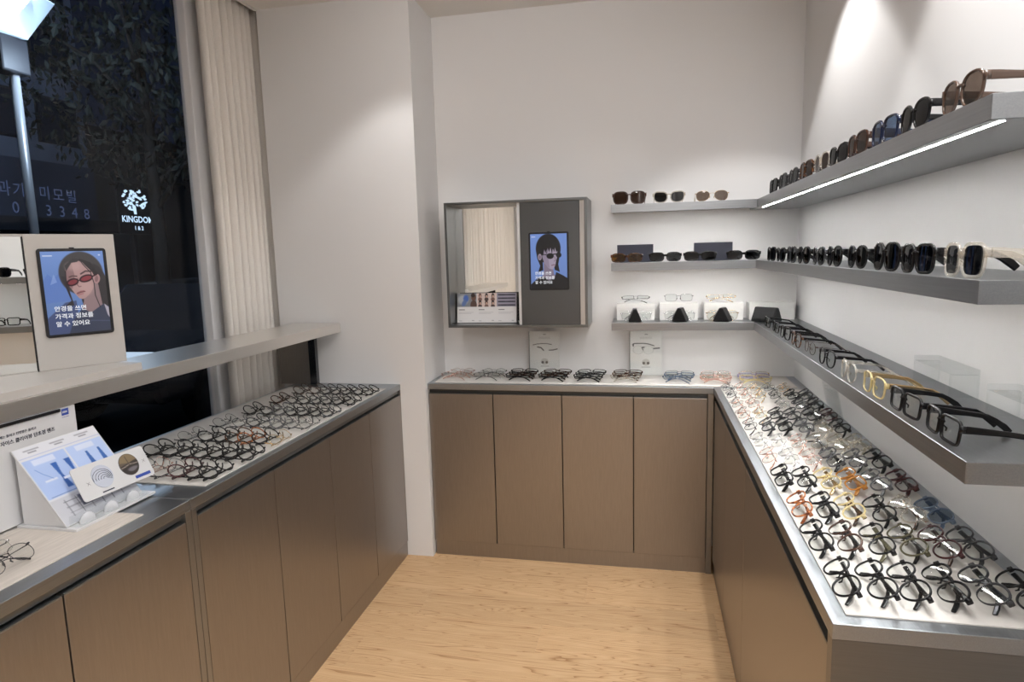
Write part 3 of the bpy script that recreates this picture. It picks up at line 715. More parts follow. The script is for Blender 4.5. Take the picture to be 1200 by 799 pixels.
# ------------------------------------------------------------------ boxes and cases on the back shelves
for x0, x1, wh in ((-0.128, 0.040, 'behind the yellow lensed sunglasses'), (0.226, 0.396, 'nearer the corner')):
    o = MB(); o.box(-(x1 - x0) / 2, (x1 - x0) / 2, -0.022, 0.022, 0, 0.083)
    o = o.obj('sunglasses_box', M_navy, loc=((x0 + x1) / 2, 3.13, 1.4396), bevel=0.0015)
    tag(o, f'navy sunglasses box on the middle back shelf {wh}', 'box', 'navy boxes on the middle back shelf')
def white_box(x0, x1, wh, y=3.145):
    r = thing('gift_box', f'white box on the lowest back shelf {wh}', 'box', ((x0 + x1) / 2, y, 1.1629), group='white boxes on the lowest back shelf')
    hx = (x1 - x0) / 2
    b = MB(); b.box(-hx, hx, -0.04, 0.04, 0, 0.052); b.obj('box_base', M_whitebox, r, bevel=0.001)
    b = MB(); b.box(-hx - 0.0012, hx + 0.0012, -0.0412, 0.0412, 0.0522, 0.080); b.obj('box_lid', M_whitebox, r, bevel=0.001)
wbx = ((-0.131, 0.047, 'at the left end'), (0.071, 0.245, 'second from the left'), (0.274, 0.448, 'third from the left'), (0.475, 0.672, 'in the corner'))
for b in wbx: white_box(*b)
def tri_case(x, y, z, wd, dp, ht, rz, label, m=(M_case, M_caseg)):
    """three sided folding spectacle case: leather prism with a stitched end flap"""
    r = thing('glasses_case', label, 'case', (x, y, z), rz, 'triangular glasses cases')
    def tri(s, d): return [(-wd / 2 * s, 0.002 + d), (wd / 2 * s, 0.002 + d), (wd / 2 * s * 0.96 + 0.0, 0.010 + d), (0.007 * s, ht * s + d), (-0.007 * s, ht * s + d), (-wd / 2 * s * 0.96, 0.010 + d)]
    b = MB(); b.prism(tri(1, 0), 'y', -dp / 2, dp / 2); b.obj('case_body', m[0], r, bevel=0.003)
    b = MB(); b.prism(tri(0.86, 0.004), 'y', -dp / 2 - 0.0015, -dp / 2 - 0.0001); b.obj('end_flap', m[0], r, bevel=0.0006)
    b = MB(); b.prism([(-wd / 2 - 0.0015, 0.016), (-0.0085, ht + 0.0012), (0.0085, ht + 0.0012), (0.0045, ht + 0.0002), (-0.006, ht - 0.003), (-wd / 2 + 0.003, 0.016)], 'y', -dp / 2 + 0.004, dp / 2 - 0.004)
    b.obj('case_lid', m[1], r, bevel=0.0006)
for x, rz, wd, ht, wh in ((-0.044, 0.06, 0.060, 0.062, 'at the left end'), (0.163, -0.30, 0.066, 0.064, 'second from the left'), (0.350, -0.42, 0.072, 0.063, 'third from the left')):
    tri_case(x, 3.037, 1.1629, wd, 0.06, ht, rz, f'black triangular glasses case on the lowest back shelf {wh}')
tri_case(0.535, 3.02, 1.1629, 0.070, 0.11, 0.064, 0.85, 'wide black glasses case in the corner of the lowest shelves', (M_case, M_case))
tri_case(0.54, 0.60, 1.1629, 0.09, 0.12, 0.075, 1.2, 'black glasses case on the lowest near shelf, seen in the left mirror', (M_case, M_case))
tri_case(0.625, 1.148, 1.4396, 0.06, 0.05, 0.045, 0.0, 'black glasses case at the near end of the middle right shelf', (M_case, M_case))
for x, wh, S, fr in ((-0.042, 'left', 'wrect', 'gun'), (0.158, 'middle', 'rect', 'charcoal'), (0.35, 'right', 'wrect', 'gold')):
    glasses('eyeglasses', 'wrect', fr if fr != 'charcoal' else 'gun', 'clear', x, 3.118, 1.2431, -math.pi / 2, 88 if wh == 'middle' else 25, f'wire glasses lying on top of the {wh} one of three white boxes', 'glasses on the white boxes', wh != 'middle' and True)
    glasses('eyeglasses', 'srim', 'silver' if wh != 'right' else 'gold', 'clear', x + 0.003, 3.084, 1.1629, -math.pi / 2, 86, f'thin rimmed glasses between case and {wh} one of three white boxes', 'glasses before the white boxes', True)

# ------------------------------------------------------------------ acrylic pieces
def riser(y0, y1, z, label):
    r = thing('acrylic_riser', label, 'display riser', (0.668, (y0 + y1) / 2, z), group='acrylic risers on the lowest shelf'); h = (y1 - y0) / 2
    b = MB(); b.box(-0.027, 0.027, -h, h, 0.052, 0.064); b.obj('top_plate', M_acryl, r, bevel=0.0012)
    for s in (-1, 1):
        b = MB(); b.box(-0.027, 0.027, *sorted((s * h, s * (h - 0.012))), 0.0, 0.0518); b.obj('end_plate', M_acryl, r, bevel=0.0012)
riser(1.497, 1.695, 1.1629, 'clear acrylic riser on the lowest right shelf, whole in view')
riser(1.16, 1.355, 1.1629, 'clear acrylic riser at the near end of the lowest shelf')
r = thing('acrylic_sign_holder', 'clear acrylic sign holder at the wall behind the right tray', 'sign holder', (0.676, 2.49, H))
b = MB(); b.prism([(0.012, 0.0), (0.016, 0.0), (-0.010, 0.115), (-0.014, 0.115)], 'y', -0.1, 0.1); b.obj('front_plate', M_acryl, r)
b = MB(); b.box(-0.008, 0.016, -0.1, 0.1, 0.0001, 0.003); b.obj('foot', M_acryl, r)

# cards against the back wall
def card_art(first):
    def fn(u, v):
        p = Pic(u, v, 0.7, (234, 232, 230))
        p.rect(0.46, 0.05, 0.56, 0.065, (120, 118, 116)); p.rect(0.3, 0.12, 0.7, 0.13, (190, 187, 184)); p.rect(0.3, 0.15, 0.7, 0.16, (192, 190, 186))
        if first:
            p.line([(0.10, 0.31), (0.25, 0.285), (0.45, 0.275), (0.62, 0.28), (0.75, 0.30)], 0.007, (70, 64, 62))
            p.line([(0.26, 0.36), (0.38, 0.375), (0.47, 0.44)], 0.012, (66, 60, 58)); p.line([(0.66, 0.435), (0.80, 0.43), (0.95, 0.405)], 0.010, (72, 66, 64))
        else:
            p.line([(0.06, 0.30), (0.12, 0.27), (0.40, 0.265), (0.58, 0.28), (0.76, 0.32)], 0.010, (72, 72, 74)); p.line([(0.08, 0.28), (0.08, 0.33)], 0.012, (50, 50, 52))
            p.line([(0.38, 0.36), (0.55, 0.355), (0.70, 0.39), (0.94, 0.375)], 0.013, (62, 62, 66)); p.line([(0.70, 0.40), (0.72, 0.43)], 0.010, (60, 60, 62))
            for cx in (0.24, 0.58):
                p.ell(cx, 0.42, 0.17, 0.10, (196, 195, 193)); p.ell(cx, 0.42, 0.155, 0.092, (235, 233, 231))
            p.line([(0.36, 0.36), (0.40, 0.42)], 0.008, (90, 90, 92))
        p.ell(0.50, 0.71, 0.13, 0.08, (205, 202, 198)); p.ell(0.43, 0.73, 0.045, 0.030, (98, 92, 90)); p.ell(0.57, 0.73, 0.045, 0.030, (84, 78, 76))
        p.rect(0.36, 0.815, 0.64, 0.828, (168, 165, 162))
        return p.c
    return fn
for x, a, wh in ((-0.497, True, 'under the mirror box'), (0.007, False, 'under the left end of the shelves')):
    r = thing('acrylic_card_stand', f'clear acrylic card with printed spectacles {wh}', 'sign', (x, 3.168, HM), group='printed cards on the back worktop')
    paint('printed_card', 0.146, 0.212, 70, 100, card_art(a), M_print, r, Matrix.Translation((0, 0.0, 0.003)))
    b = MB(); b.box(-0.076, 0.076, -0.004, -0.0008, 0, 0.219); b.obj('front_plate', M_acryl, r)
    b = MB(); b.box(-0.076, 0.076, 0.0008, 0.004, 0, 0.219); b.obj('back_plate', M_whitebox, r)
    b = MB(); b.box(-0.0795, -0.0765, -0.006, 0.006, 0, 0.219); b.obj('edge_strip', M_steel, r)

# ------------------------------------------------------------------ pictures on the screens
def woman(u, v):
    p = Pic(u, v, 0.70, (108, 138, 196))
    p.c = p.c * (1.03 - 0.18 * np.clip(v, 0, 1))[:, None]
    p.poly([(0, .34), (.08, .27), (.16, .33), (.28, .24), (.40, .36), (.4, .6), (0, .62)], (88, 117, 186), .6)
    p.poly([(0.10, .40), (.17, .27), (.21, .37)], (150, 172, 220), .55)
    p.poly([(.0, .80), (.30, .62), (.48, .60), (.5, 1), (0, 1)], (66, 74, 108), .85)
    p.ell(.61, .27, .36, .265, (62, 58, 60)); p.ell(.80, .50, .24, .34, (46, 42, 45)); p.poly([(.28, .30), (.34, .30), (.44, .66), (.30, .66), (.40, .60)], (52, 48, 52))
    p.poly([(.62, .45), (.86, .36), (.90, .66), (1.02, .74), (1.02, .92), (.50, .80), (.60, .62)], (140, 116, 118))     # neck
    p.poly([(.56, .70), (.70, .76), (.92, .66), (1.02, .72), (1.02, 1.02), (.30, 1.02), (.40, .84)], (54, 60, 80))       # top
    p.poly([(.93, .66), (1.02, .72), (1.02, .86), (.97, .80)], (172, 166, 178)); p.line([(.44, .90), (.70, .86), (1, .88)], .006, (72, 80, 104))
    p.poly([(.36, .20), (.42, .13), (.56, .11), (.72, .16), (.81, .26), (.825, .36), (.785, .45), (.72, .52), (.64, .572), (.585, .588), (.53, .575), (.465, .51), (.395, .42), (.355, .32)], (172, 138, 136))  # face
    p.poly([(.36, .20), (.46, .12), (.50, .30), (.44, .46), (.40, .44), (.35, .32)], (128, 98, 100), .75); p.ell(.66, .44, .12, .09, (186, 152, 148), 0, .8, .7); p.ell(.50, .18, .12, .05, (186, 154, 150), 0, .9, .6)
    p.poly([(.36, .17), (.50, .085), (.62, .10), (.56, .13), (.47, .14), (.37, .24)], (54, 50, 52))
    p.poly([(.60, .09), (.78, .14), (.90, .30), (.88, .44), (.84, .34), (.78, .25), (.68, .17)], (40, 36, 38))
    p.ell(.855, .345, .052, .060, (166, 130, 130), .2); p.ell(.85, .345, .028, .040, (130, 98, 100), .2)
    p.line([(.41, .312), (.46, .300), (.53, .305)], .008, (84, 62, 62)); p.line([(.60, .278), (.68, .245), (.78, .250)], .009, (74, 54, 56)); p.line([(.63, .325), (.70, .318), (.74, .322)], .006, (80, 40, 46)); p.line([(.42, .372), (.48, .366)], .006, (80, 40, 46))
    p.line([(.545, .33), (.525, .41), (.55, .435), (.58, .43)], .006, (120, 88, 90), .8)
    p.ell(.455, .375, .085, .036, (126, 56, 64), -.12, .2); p.ell(.68, .335, .10, .038, (134, 58, 66), -.2, .2)
    for cx, cy_, rx in ((.455, .375, .088), (.68, .335, .103)):
        pts = [(cx + rx * math.cos(a), cy_ - (cx - .57) * 0 + .038 * math.sin(a) - .12 * rx * math.cos(a) * 1.2) for a in [i * math.pi / 8 for i in range(17)]]
        p.line(pts, .0085, (46, 20, 28))
    p.line([(.545, .36), (.58, .352)], .006, (50, 22, 30)); p.line([(.78, .315), (.86, .29)], .008, (50, 22, 30)); p.line([(.37, .385), (.345, .39)], .006, (50, 22, 30))
    p.line([(.515, .512), (.57, .495), (.62, .492)], .010, (140, 88, 92)); p.line([(.50, .52), (.57, .505), (.64, .495)], .004, (90, 48, 54)); p.line([(.52, .535), (.60, .52)], .008, (160, 104, 106), .8)
    p.line([(.60, .10), (.66, .17), (.76, .26), (.80, .40), (.80, .55), (.86, .70)], .005, (42, 36, 40)); p.line([(.36, .24), (.35, .40), (.39, .55)], .006, (44, 38, 42))
    p.rect(.03, .045, .18, .058, (205, 214, 236)); p.ell(.935, .05, .02, .008, (205, 214, 236))
    return p.c
def man(u, v):
    p = Pic(u, v, 0.66, (112, 142, 206)); p.c = p.c * (1.0 - 0.10 * np.clip(v, 0, 1))[:, None]
    p.ell(.49, .27, .34, .27, (20, 20, 24)); p.poly([(.15, .26), (.32, .26), (.34, .66), (.20, .70), (.26, .58), (.18, .44)], (24, 23, 27)); p.poly([(.62, .40), (.83, .3), (.76, .56), (.80, .70), (.66, .66)], (26, 25, 29))
    p.poly([(.36, .50), (.60, .56), (.64, .74), (.80, .80), (.5, .92), (.2, .84), (.36, .74)], (124, 112, 130))
    p.poly([(0, 1.02), (.0, .92), (.20, .80), (.36, .78), (.50, .86), (.66, .80), (.70, .70), (.88, .76), (1.02, .82), (1.02, 1.02)], (16, 16, 21))
    p.poly([(.33, .24), (.45, .18), (.66, .20), (.74, .32), (.735, .42), (.70, .50), (.68, .58), (.60, .655), (.50, .63), (.38, .54), (.32, .42)], (158, 146, 164))
    p.poly([(.33, .30), (.46, .26), (.50, .50), (.52, .63), (.40, .56), (.32, .42)], (132, 120, 140), .8)
    p.poly([(.29, .34), (.33, .14), (.70, .12), (.79, .32), (.745, .29), (.715, .345), (.675, .25), (.655, .335), (.62, .27), (.585, .35), (.555, .25), (.51, .335), (.475, .25), (.415, .345), (.38, .28), (.345, .40), (.30, .36)], (18, 18, 22))
    p.line([(.56, .24), (.60, .30), (.59, .36)], .005, (18, 18, 22)); p.line([(.47, .24), (.46, .31), (.44, .36)], .005, (18, 18, 22))
    p.ell(.255, .42, .052, .060, (150, 134, 150)); p.ell(.255, .42, .026, .036, (112, 98, 114))
    p.ell(.54, .405, .10, .052, (14, 14, 18), .05, .15); p.ell(.775, .39, .075, .048, (16, 16, 20), .05, .15); p.line([(.33, .37), (.46, .385)], .007, (16, 16, 20)); p.line([(.60, .375), (.74, .37)], .010, (16, 16, 20))
    p.line([(.66, .42), (.69, .48), (.65, .50)], .006, (112, 98, 116)); p.line([(.58, .575), (.64, .565), (.67, .57)], .008, (120, 84, 98))
    p.rect(.03, .045, .14, .058, (210, 218, 238))
    return p.c
SCR_TXT = ('안경을 쓰면', '가격과 정보를', '알 수 있어요')
def tablet(parent, wd, ht, mtx, fn, tsize, tx, ty, tl, asp):
    """tablet set in a panel: black bezel, lit picture, lettering. mtx: panel-local, facing -Y, origin bottom centre"""
    b = MB(); R_ = 0.008; pts = []
    for (sx, sz, a0) in ((1, 0, -90), (1, 1, 0), (-1, 1, 90), (-1, 0, 180)):
        for k in range(5):
            a = math.radians(a0 + 22.5 * k); cx = sx * (wd / 2 - R_); cz = R_ if sz == 0 else ht - R_
            pts.append((cx + R_ * math.cos(a), cz + R_ * math.sin(a)))
    b.prism(pts, 'y', -0.004, 0.004)
    t = b.obj('tablet', M_black, parent, mtx=mtx)
    bz = 0.008
    pic = paint('screen', wd - 2 * bz, ht - 2 * bz, 150, 208, fn, M_screen, t, Matrix.Translation((0, -0.0042, bz)))
    for k, s in enumerate(SCR_TXT):
        text('lettering', s, tsize, M_scrtext, t, Matrix.Translation((tx, -0.0044, ty - k * tl)) @ RX90, 0.010)
    b = MB(); b.box(-0.006, 0.006, -0.0045, -0.0005, ht, ht + 0.003); b.obj('camera_tab', M_black, t)
    return t

M_cab = brushed('cabinet_steel', (0.205, 0.215, 0.22), 0.30, (1, 60, 60), amt=0.06)
# mirror box on the back wall
BX0, BX1, BY, BZ0, BZ1 = -0.935, -0.257, 2.962, 1.146, 1.742
r = thing('mirror_cabinet', 'steel wall box holding a mirror and a portrait tablet', 'mirror box', ((BX0 + BX1) / 2, 3.08, BZ0))
T = 0.012
for nm, a in (('top_board', (BX0, BX1, BY, YW, BZ1 - T, BZ1)), ('bottom_board', (BX0, BX1, BY, YW, BZ0, BZ0 + T)), ('side_board', (BX0, BX0 + T, BY, YW, BZ0 + T, BZ1 - T)), ('side_board', (BX1 - T, BX1, BY, YW, BZ0 + T, BZ1 - T))):
    bx(nm, *a, M_cab, r, 0.001)
bx('back_board', BX0 + T, BX1 - T, 3.16, YW, BZ0 + T, BZ1 - T, M_steel_d, r)
bx('mirror', BX0 + T + 0.001, -0.585, 3.10, 3.108, BZ0 + T + 0.001, BZ1 - T - 0.001, M_mirror, r)
pn = bx('screen_panel', -0.570, -0.2935, BY + 0.004, 3.10, BZ0 + T + 0.0005, BZ1 - T - 0.0005, M_steel_d, r, 0.001)
bx('edge_post', -0.584, -0.5705, BY + 0.012, 3.099, BZ0 + T + 0.0005, BZ1 - T - 0.0005, M_white, r)
bx('mirror_strip', -0.2925, BX1 - T - 0.0005, BY + 0.006, 3.10, BZ0 + T + 0.0005, BZ1 - T - 0.0005, brushed('polished_steel', (0.62, 0.61, 0.60), 0.10, (40, 40, 1)), r, 0.001)
tb = tablet(pn, 0.186, 0.268, Matrix.Translation((-0.436 - r.location.x, BY + 0.0035 - r.location.y, 1.322 - r.location.z)), man, 0.0160, -0.066, 0.0735, 0.0212, 0.66)
# leaflet standing before the mirror
def leaflet_art(u, v):
    p = Pic(u, v, 2.0, (226, 224, 224))
    p.rect(0, 0, .33, .46, (128, 132, 138)); p.ell(.10, .22, .09, .16, (176, 182, 190), 0, .5); p.ell(.15, .18, .045, .12, (74, 108, 188), 0, .5); p.ell(.12, .33, .035, .12, (96, 120, 170), .5, .5)
    p.ell(.28, .14, .04, .12, (108, 78, 66)); p.ell(.28, .40, .055, .16, (88, 66, 60)); p.ell(.27, .07, .035, .07, (50, 38, 36))
    p.rect(.335, 0, .665, .46, (214, 196, 190))
    hr = [(96, 62, 56), (30, 26, 26), (40, 32, 32), (34, 26, 26), (60, 40, 36), (24, 22, 24)]
    for k in range(6):
        cx, cy_ = .39 + .108 * (k % 3), .11 + .235 * (k // 3)
        p.ell(cx, cy_ + .10, .034, .07, (70, 56, 56) if k % 2 else (120, 90, 84)); p.ell(cx, cy_ - .02, .024, .085, hr[k]); p.ell(cx + .003, cy_ + .005, .015, .05, (206, 170, 154))
    p.rect(.67, 0, 1, .46, (150, 148, 164))
    for k in range(4):
        p.rect(.69, .04 + k * .115, .98, .085 + k * .115, (62, 58, 74)); p.ell(.76 + .03 * (k % 2), .06 + k * .115, .05, .022, (40, 36, 50)); p.ell(.9, .06 + k * .115, .05, .022, (48, 44, 58))
    p.rect(0, .46, 1, 1, (226, 224, 224))
    for k in range(3):
        x0 = .03 + .335 * k; p.rect(x0, .55, x0 + .10, .575, (120, 118, 120)); p.rect(x0, .64, x0 + .25, .655, (186, 184, 186)); p.rect(x0, .68, x0 + .21, .695, (190, 188, 190)); p.rect(x0, .93, x0 + .05, .945, (150, 148, 150)); p.rect(x0 + .22, .92, x0 + .26, .94, (150, 148, 150))
    return p.c
lf = thing('leaflet', 'white folded leaflet with small portraits leaning inside the mirror box', 'leaflet', (-0.766, 3.055, BZ0 + T + 0.0006), 0.0)
tl_ = Matrix.Rotation(math.radians(-7), 4, 'X')
paint('printed_front', 0.302, 0.146, 150, 74, leaflet_art, M_print, lf, tl_ @ Matrix.Translation((0, -0.0008, 0.002)))
b = MB(); b.box(-0.151, 0.151, -0.0004, 0.001, 0.002, 0.148); b.obj('front_sheet', M_paper, lf, mtx=tl_)
b = MB(); b.box(-0.152, 0.158, 0.0016, 0.003, 0.002, 0.1485); b.obj('back_sheet', M_black, lf, mtx=tl_)

# mirror and tablet display on the window ledge
ang = math.radians(32); tv = Vector((math.sin(ang), math.cos(ang), 0)); ZL = 1.1841
DR = Matrix.Rotation(math.atan2(tv.y, tv.x), 4, 'Z')     # local +X runs along the face, local -Y looks to the room
P0 = Vector((-1.53, 1.627, ZL))                          # bottom right corner of the face
r = thing('countertop_display', 'beige mirror and tablet display on the window ledge shelf', 'display', tuple(P0), math.atan2(tv.y, tv.x))
Zb, Zt = 0.0225, 0.400
inv = DR.inverted()
b = MB(); q = [(-1.462, 1.608), (-1.462, 0.98), (-1.695, 0.98), (-1.695, 1.608)]
b.prism([tuple((inv @ (Vector((x, y, ZL)) - P0)).xy) for x, y in q][::-1], 'z', 0.0002, 0.0222)
b.obj('base', M_beige, r, bevel=0.001)
def dbox(nm, x0, x1, y0, y1, z0, z1, m, par=r, bv=0.0008):
    b = MB(); b.box(x0, x1, y0, y1, z0, z1); return b.obj(nm, m, par, bevel=bv)
dbox('screen_panel', -0.2165, 0.0, 0.0, 0.03, Zb, Zt, M_beige); dpan = C.objects['screen_panel.001'] if 'screen_panel.001' in C.objects else None
dbox('mirror', -0.50, -0.2205, 0.004, 0.012, Zb + 0.004, Zt - 0.007, M_mirror, bv=0)
fr = MB(); fr.box(-0.506, -0.2170, 0.0005, 0.03, Zt - 0.0065, Zt); fr.box(-0.506, -0.5005, 0.0005, 0.03, Zb, Zt - 0.007); fr.box(-0.5, -0.2170, 0.013, 0.03, Zb, Zt - 0.007); fr.box(-0.22, -0.2170, 0.0005, 0.0125, Zb, Zt - 0.007, 1); fr.box(-0.5, -0.2205, 0.0005, 0.0125, Zb, Zb + 0.0035)
fr.obj('mirror_frame', [M_beige, M_black], r)
tablet(dpan, 0.166, 0.247, Matrix.Translation((-0.1085, -0.0005, 0.113)), woman, 0.0160, -0.058, 0.0735, 0.0215, 0.68)

# ------------------------------------------------------------------ white lens information stand
SX, SY, SZ = -1.456, 1.172, HM
r = thing('lens_information_stand', 'white lens information stand with blue graphics on the near left worktop', 'display stand', (SX, SY, SZ))
W0, DEP, LEN = 0.0, 0.168, 0.245
def sobj(nm, b, m, bv=0.0006): return b.obj(nm, m, r, bevel=bv)
b = MB(); b.box(0.0, DEP, -0.002, LEN, 0.0, 0.006); sobj('base', b, M_white)
b = MB(); b.box(-0.004, 0.0, -0.06, 0.190, 0.0062, 0.2545); sobj('back_panel', b, M_white)
# slope panel from (0.012, z .152-.184) down to (0.140, z .008)
xa, za, xb, zb_ = 0.006, 0.186, 0.137, 0.0075
sl = math.atan2(za - zb_, xb - xa); ln = math.hypot(za - zb_, xb - xa)
n_ = Vector((za - zb_, 0, xb - xa)).normalized(); dn = Vector((xb - xa, 0, zb_ - za)).normalized()
Mx = Matrix(((0, -n_.x, -dn.x, xb), (1, 0, 0, 0), (0, -n_.z, -dn.z, zb_), (0, 0, 0, 1)))     # local X -> +Y, local -Y -> outward normal, local Z -> up the slope
b = MB(); b.box(0.003, 0.232, 0.0, 0.003, 0.0, ln); b.obj('slope_panel', M_white, r, mtx=Mx)
for y in (0.006, 0.222):
    b = MB(); b.prism([(0.012, 0.0065), (0.128, 0.0065), (0.012, 0.168)], 'y', y, y + 0.003); sobj('side_panel', b, M_white)
def slope_art(u, v):
    p = Pic(u, v, 1.05, (214, 216, 224))
    for k in range(3):
        x0 = .09 + .31 * k; p.rect(x0, .035, x0 + .18, .047, (110, 112, 122)); p.rect(x0 + .04, .065, x0 + .14, .077, (126, 128, 138))
    p.rect(.0, .112, 1, .118, (140, 160, 210))
    p.rect(0.01, .15, .50, .66, (168, 190, 232)); p.rect(.52, .15, .99, .66, (178, 198, 236)); p.rect(.10, .17, .36, .235, (206, 216, 240)); p.rect(.62, .17, .86, .235, (208, 218, 240))
    for x0, up_ in ((.30, 0), (.46, 0), (.72, 1), (.88, 1)):
        p.poly([(x0 - .035, .27), (x0 + .035, .27), (x0 + .015, .42), (x0 + .05, .60), (x0 - .02, .60), (x0 - .012, .44)], (44, 92, 170)) if not up_ else p.poly([(x0 - .015, .27), (x0 + .012, .27), (x0 + .035, .48), (x0 + .03, .56), (x0 - .035, .56), (x0 - .03, .46)], (52, 98, 172))
    for k in range(4):
        p.rect(.10 + .2 * k, .44 + .03 * (k % 2), .24 + .2 * k, .465 + .03 * (k % 2), (216, 222, 240)); p.line([(.08, .28), (.13, .36), (.20, .44)], .004, (120, 150, 210))
    p.rect(.05, .64, .46, .652, (120, 140, 190))
    p.rect(0, .68, 1, 1, (196, 198, 206))
    for k in range(6): p.rect(.14 + .13 * k, .72, .15 + .13 * k, .93, (112, 114, 122)); 
    for k in range(3): p.rect(.12, .74 + .07 * k, .92, .748 + .07 * k, (122, 124, 132))
    p.rect(.30, .72, .52, .86, (92, 94, 112)); p.ell(.40, .79, .06, .05, (60, 66, 110))
    return p.c
pp = paint('graphic_sheet', 0.226, ln - 0.004, 120, 110, slope_art, M_print, r, Mx @ Matrix.Translation((0.1175, -0.0006, 0.002)))
RYX = Matrix(((0, 0, 1, 0), (1, 0, 0, 0), (0, 1, 0, 0), (0, 0, 0, 1)))     # text X -> +Y, text Y -> +Z, facing +X
text('lettering', '자이스 클리어뷰 단초점 렌즈', 0.0118, M_ink, r, Matrix.Translation((0.0004, -0.014, 0.2025)) @ RYX, 0.01)
text('lettering', '두께는 줄이고 선명함은 올리고', 0.0078, M_ink, r, Matrix.Translation((0.0004, -0.022, 0.2200)) @ RYX)
b = MB(); b.prism([(0.150, 0.2335), (0.170, 0.2335), (0.170, 0.2505), (0.150, 0.2505)], 'x', 0.0002, 0.0006); sobj('logo_plate', b, M_inkblue, 0)
text('logo_lettering', 'ZEISS', 0.0062, M_inkwhite, r, Matrix.Translation((0.0008, 0.1515, 0.2400)) @ RYX, 0.02)
b = MB(); b.box(0.0002, 0.0005, 0.150, 0.170, 0.2285, 0.2295); sobj('logo_rule', b, M_inkblue, 0)
b = MB(); b.box(0.0004, 0.004, -0.058, 0.1445, 0.246, 0.2535); sobj('dark_slot', b, M_black, 0)
for y in (0.048, 0.118, 0.188):          # clear half round lens holders along the foot
    b = MB(); pts = []
    for j in range(5):
        ph_ = math.pi / 2 * j / 4
        for k in range(12):
            a = 2 * math.pi * k / 12; b.v.append((0.150 + 0.010 * math.cos(ph_) * math.cos(a), y + 0.022 * math.cos(ph_) * math.sin(a), 0.0065 + 0.022 * math.sin(ph_)))
    for j in range(4):
        for k in range(12): b.f.append((j * 12 + k, j * 12 + (k + 1) % 12, (j + 1) * 12 + (k + 1) % 12, (j + 1) * 12 + k)); b.mi.append(0)
    b.obj('lens_holder', crystal('holder_clear', (0.85, 0.86, 0.9, 1), 0.5) if 'holder_clear' not in MATS else MATS['holder_clear'], r, smooth=True)
b = MB(); b.prism([(0.138, 0.0065), (0.166, 0.0065), (0.166, 0.0085), (0.141, 0.030), (0.138, 0.030)], 'y', 0.01, 0.225); sobj('clear_ledge', b, M_acryl, 0)
b = MB(); b.box(0.138, 0.166, 0.012, 0.232, 0.0062, 0.0064); sobj('ledge_foot', b, M_white, 0)
# the sample card leaning on the stand: corners found on a plane tilted like the slope but lifted off it
A = Vector((-1.352, 1.204, 1.0085)); B2 = Vector((-1.352, 1.429, 1.0025)); D_ = Vector((-1.313, 1.226, 0.931))
ex = (B2 - A).normalized(); ez = (A - D_); ez = (ez - ex * ez.dot(ex)).normalized(); ey = ez.cross(ex)   # ey points back into the stand
cw, chh = (B2 - A).length, 0.0875
cd = thing('lens_sample_card', 'white rounded lens sample card leaning on the information stand', 'card', tuple(D_))
Mc = Matrix(((ex.x, ey.x, ez.x, 0), (ex.y, ey.y, ez.y, 0), (ex.z, ey.z, ez.z, 0), (0, 0, 0, 1)))
pts = []
for (sx, sz, a0) in ((1, 0, -90), (1, 1, 0), (0, 1, 90), (0, 0, 180)):
    for k in range(5):
        a = math.radians(a0 + 22.5 * k); pts.append((abs(sx * cw - 0.008 if sx else 0.008) + 0.008 * math.cos(a), (chh - 0.008 if sz else 0.008) + 0.008 * math.sin(a)))
b = MB(); b.prism(pts, 'y', 0, 0.002); b.obj('card_board', M_white, cd, mtx=Mc)
def disc(nm, cx, cz, rx, rz, y0, y1, m, n=28):
    b = MB(); b.prism([(cx + rx * math.cos(2 * math.pi * k / n), cz + rz * math.sin(2 * math.pi * k / n)) for k in range(n)], 'y', y0, y1); return b.obj(nm, m, cd, mtx=Mc)
disc('silver_lens', 0.074, 0.046, 0.030, 0.030, -0.0016, 0, plain('frosted_lens', (0.56, 0.60, 0.70, 1), 0.15))
b = MB()
for k in range(1, 6):
    rr = 0.0055 * k; cx, cz = 0.081, 0.038
    b.tube([(cx + 0.003 * k * -0.6 + rr * math.cos(a), -0.002, cz + 0.001 * k + rr * 0.8 * math.sin(a)) for a in [math.radians(-30 + 22 * i) for i in range(11)]], 0.0006, 5)
b.obj('ring_pattern', M_ink, cd, mtx=Mc)
def lens_art(u, v):
    p = Pic(u, v, 1.0, (96, 84, 70)); p.poly([(0, .5), (1, .35), (1, 1), (0, 1)], (52, 46, 44)); p.poly([(0, .3), (.5, .45), (1, .30), (1, 0), (0, 0)], (128, 112, 86)); p.line([(0, .62), (.5, .5), (1, .55)], .02, (170, 160, 150)); p.line([(.45, .1), (.5, .5)], .02, (70, 60, 50)); p.ell(.6, .75, .3, .1, (116, 112, 118), 0, .4)
    return p.c
lp = paint('picture_lens', 0.058, 0.058, 30, 30, lens_art, M_print, cd, Mc @ Matrix.Translation((0.161, -0.0014, 0.021)))
# keep the picture round
bmv = [v for v in lp.data.vertices]
for v in bmv:
    x, z = v.co.x / 0.029, (v.co.z - 0.029) / 0.029; X, Z = x * math.sqrt(1 - z * z / 2), z * math.sqrt(1 - x * x / 2); v.co.x = X * 0.029; v.co.z = 0.029 + Z * 0.029
disc('lens_rim', 0.161, 0.050, 0.030, 0.030, -0.0012, 0, M_caseg)
b = MB(); b.box(0.162, 0.212, -0.001, -0.0002, 0.007, 0.015); b.obj('blue_label', M_inkblue, cd, mtx=Mc)
b = MB(); b.box(0.055, 0.09, -0.0006, -0.0001, 0.006, 0.009); b.obj('caption_line', M_ink, cd, mtx=Mc)
b = MB()
for (cx, cz) in ((0.030, 0.040), (0.209, 0.046)):
    for s in (-1, 1): b.tube([(cx - 0.004, -0.0003, cz - 0.004 * s), (cx + 0.004, -0.0003, cz + 0.004 * s)], 0.0004, 4)
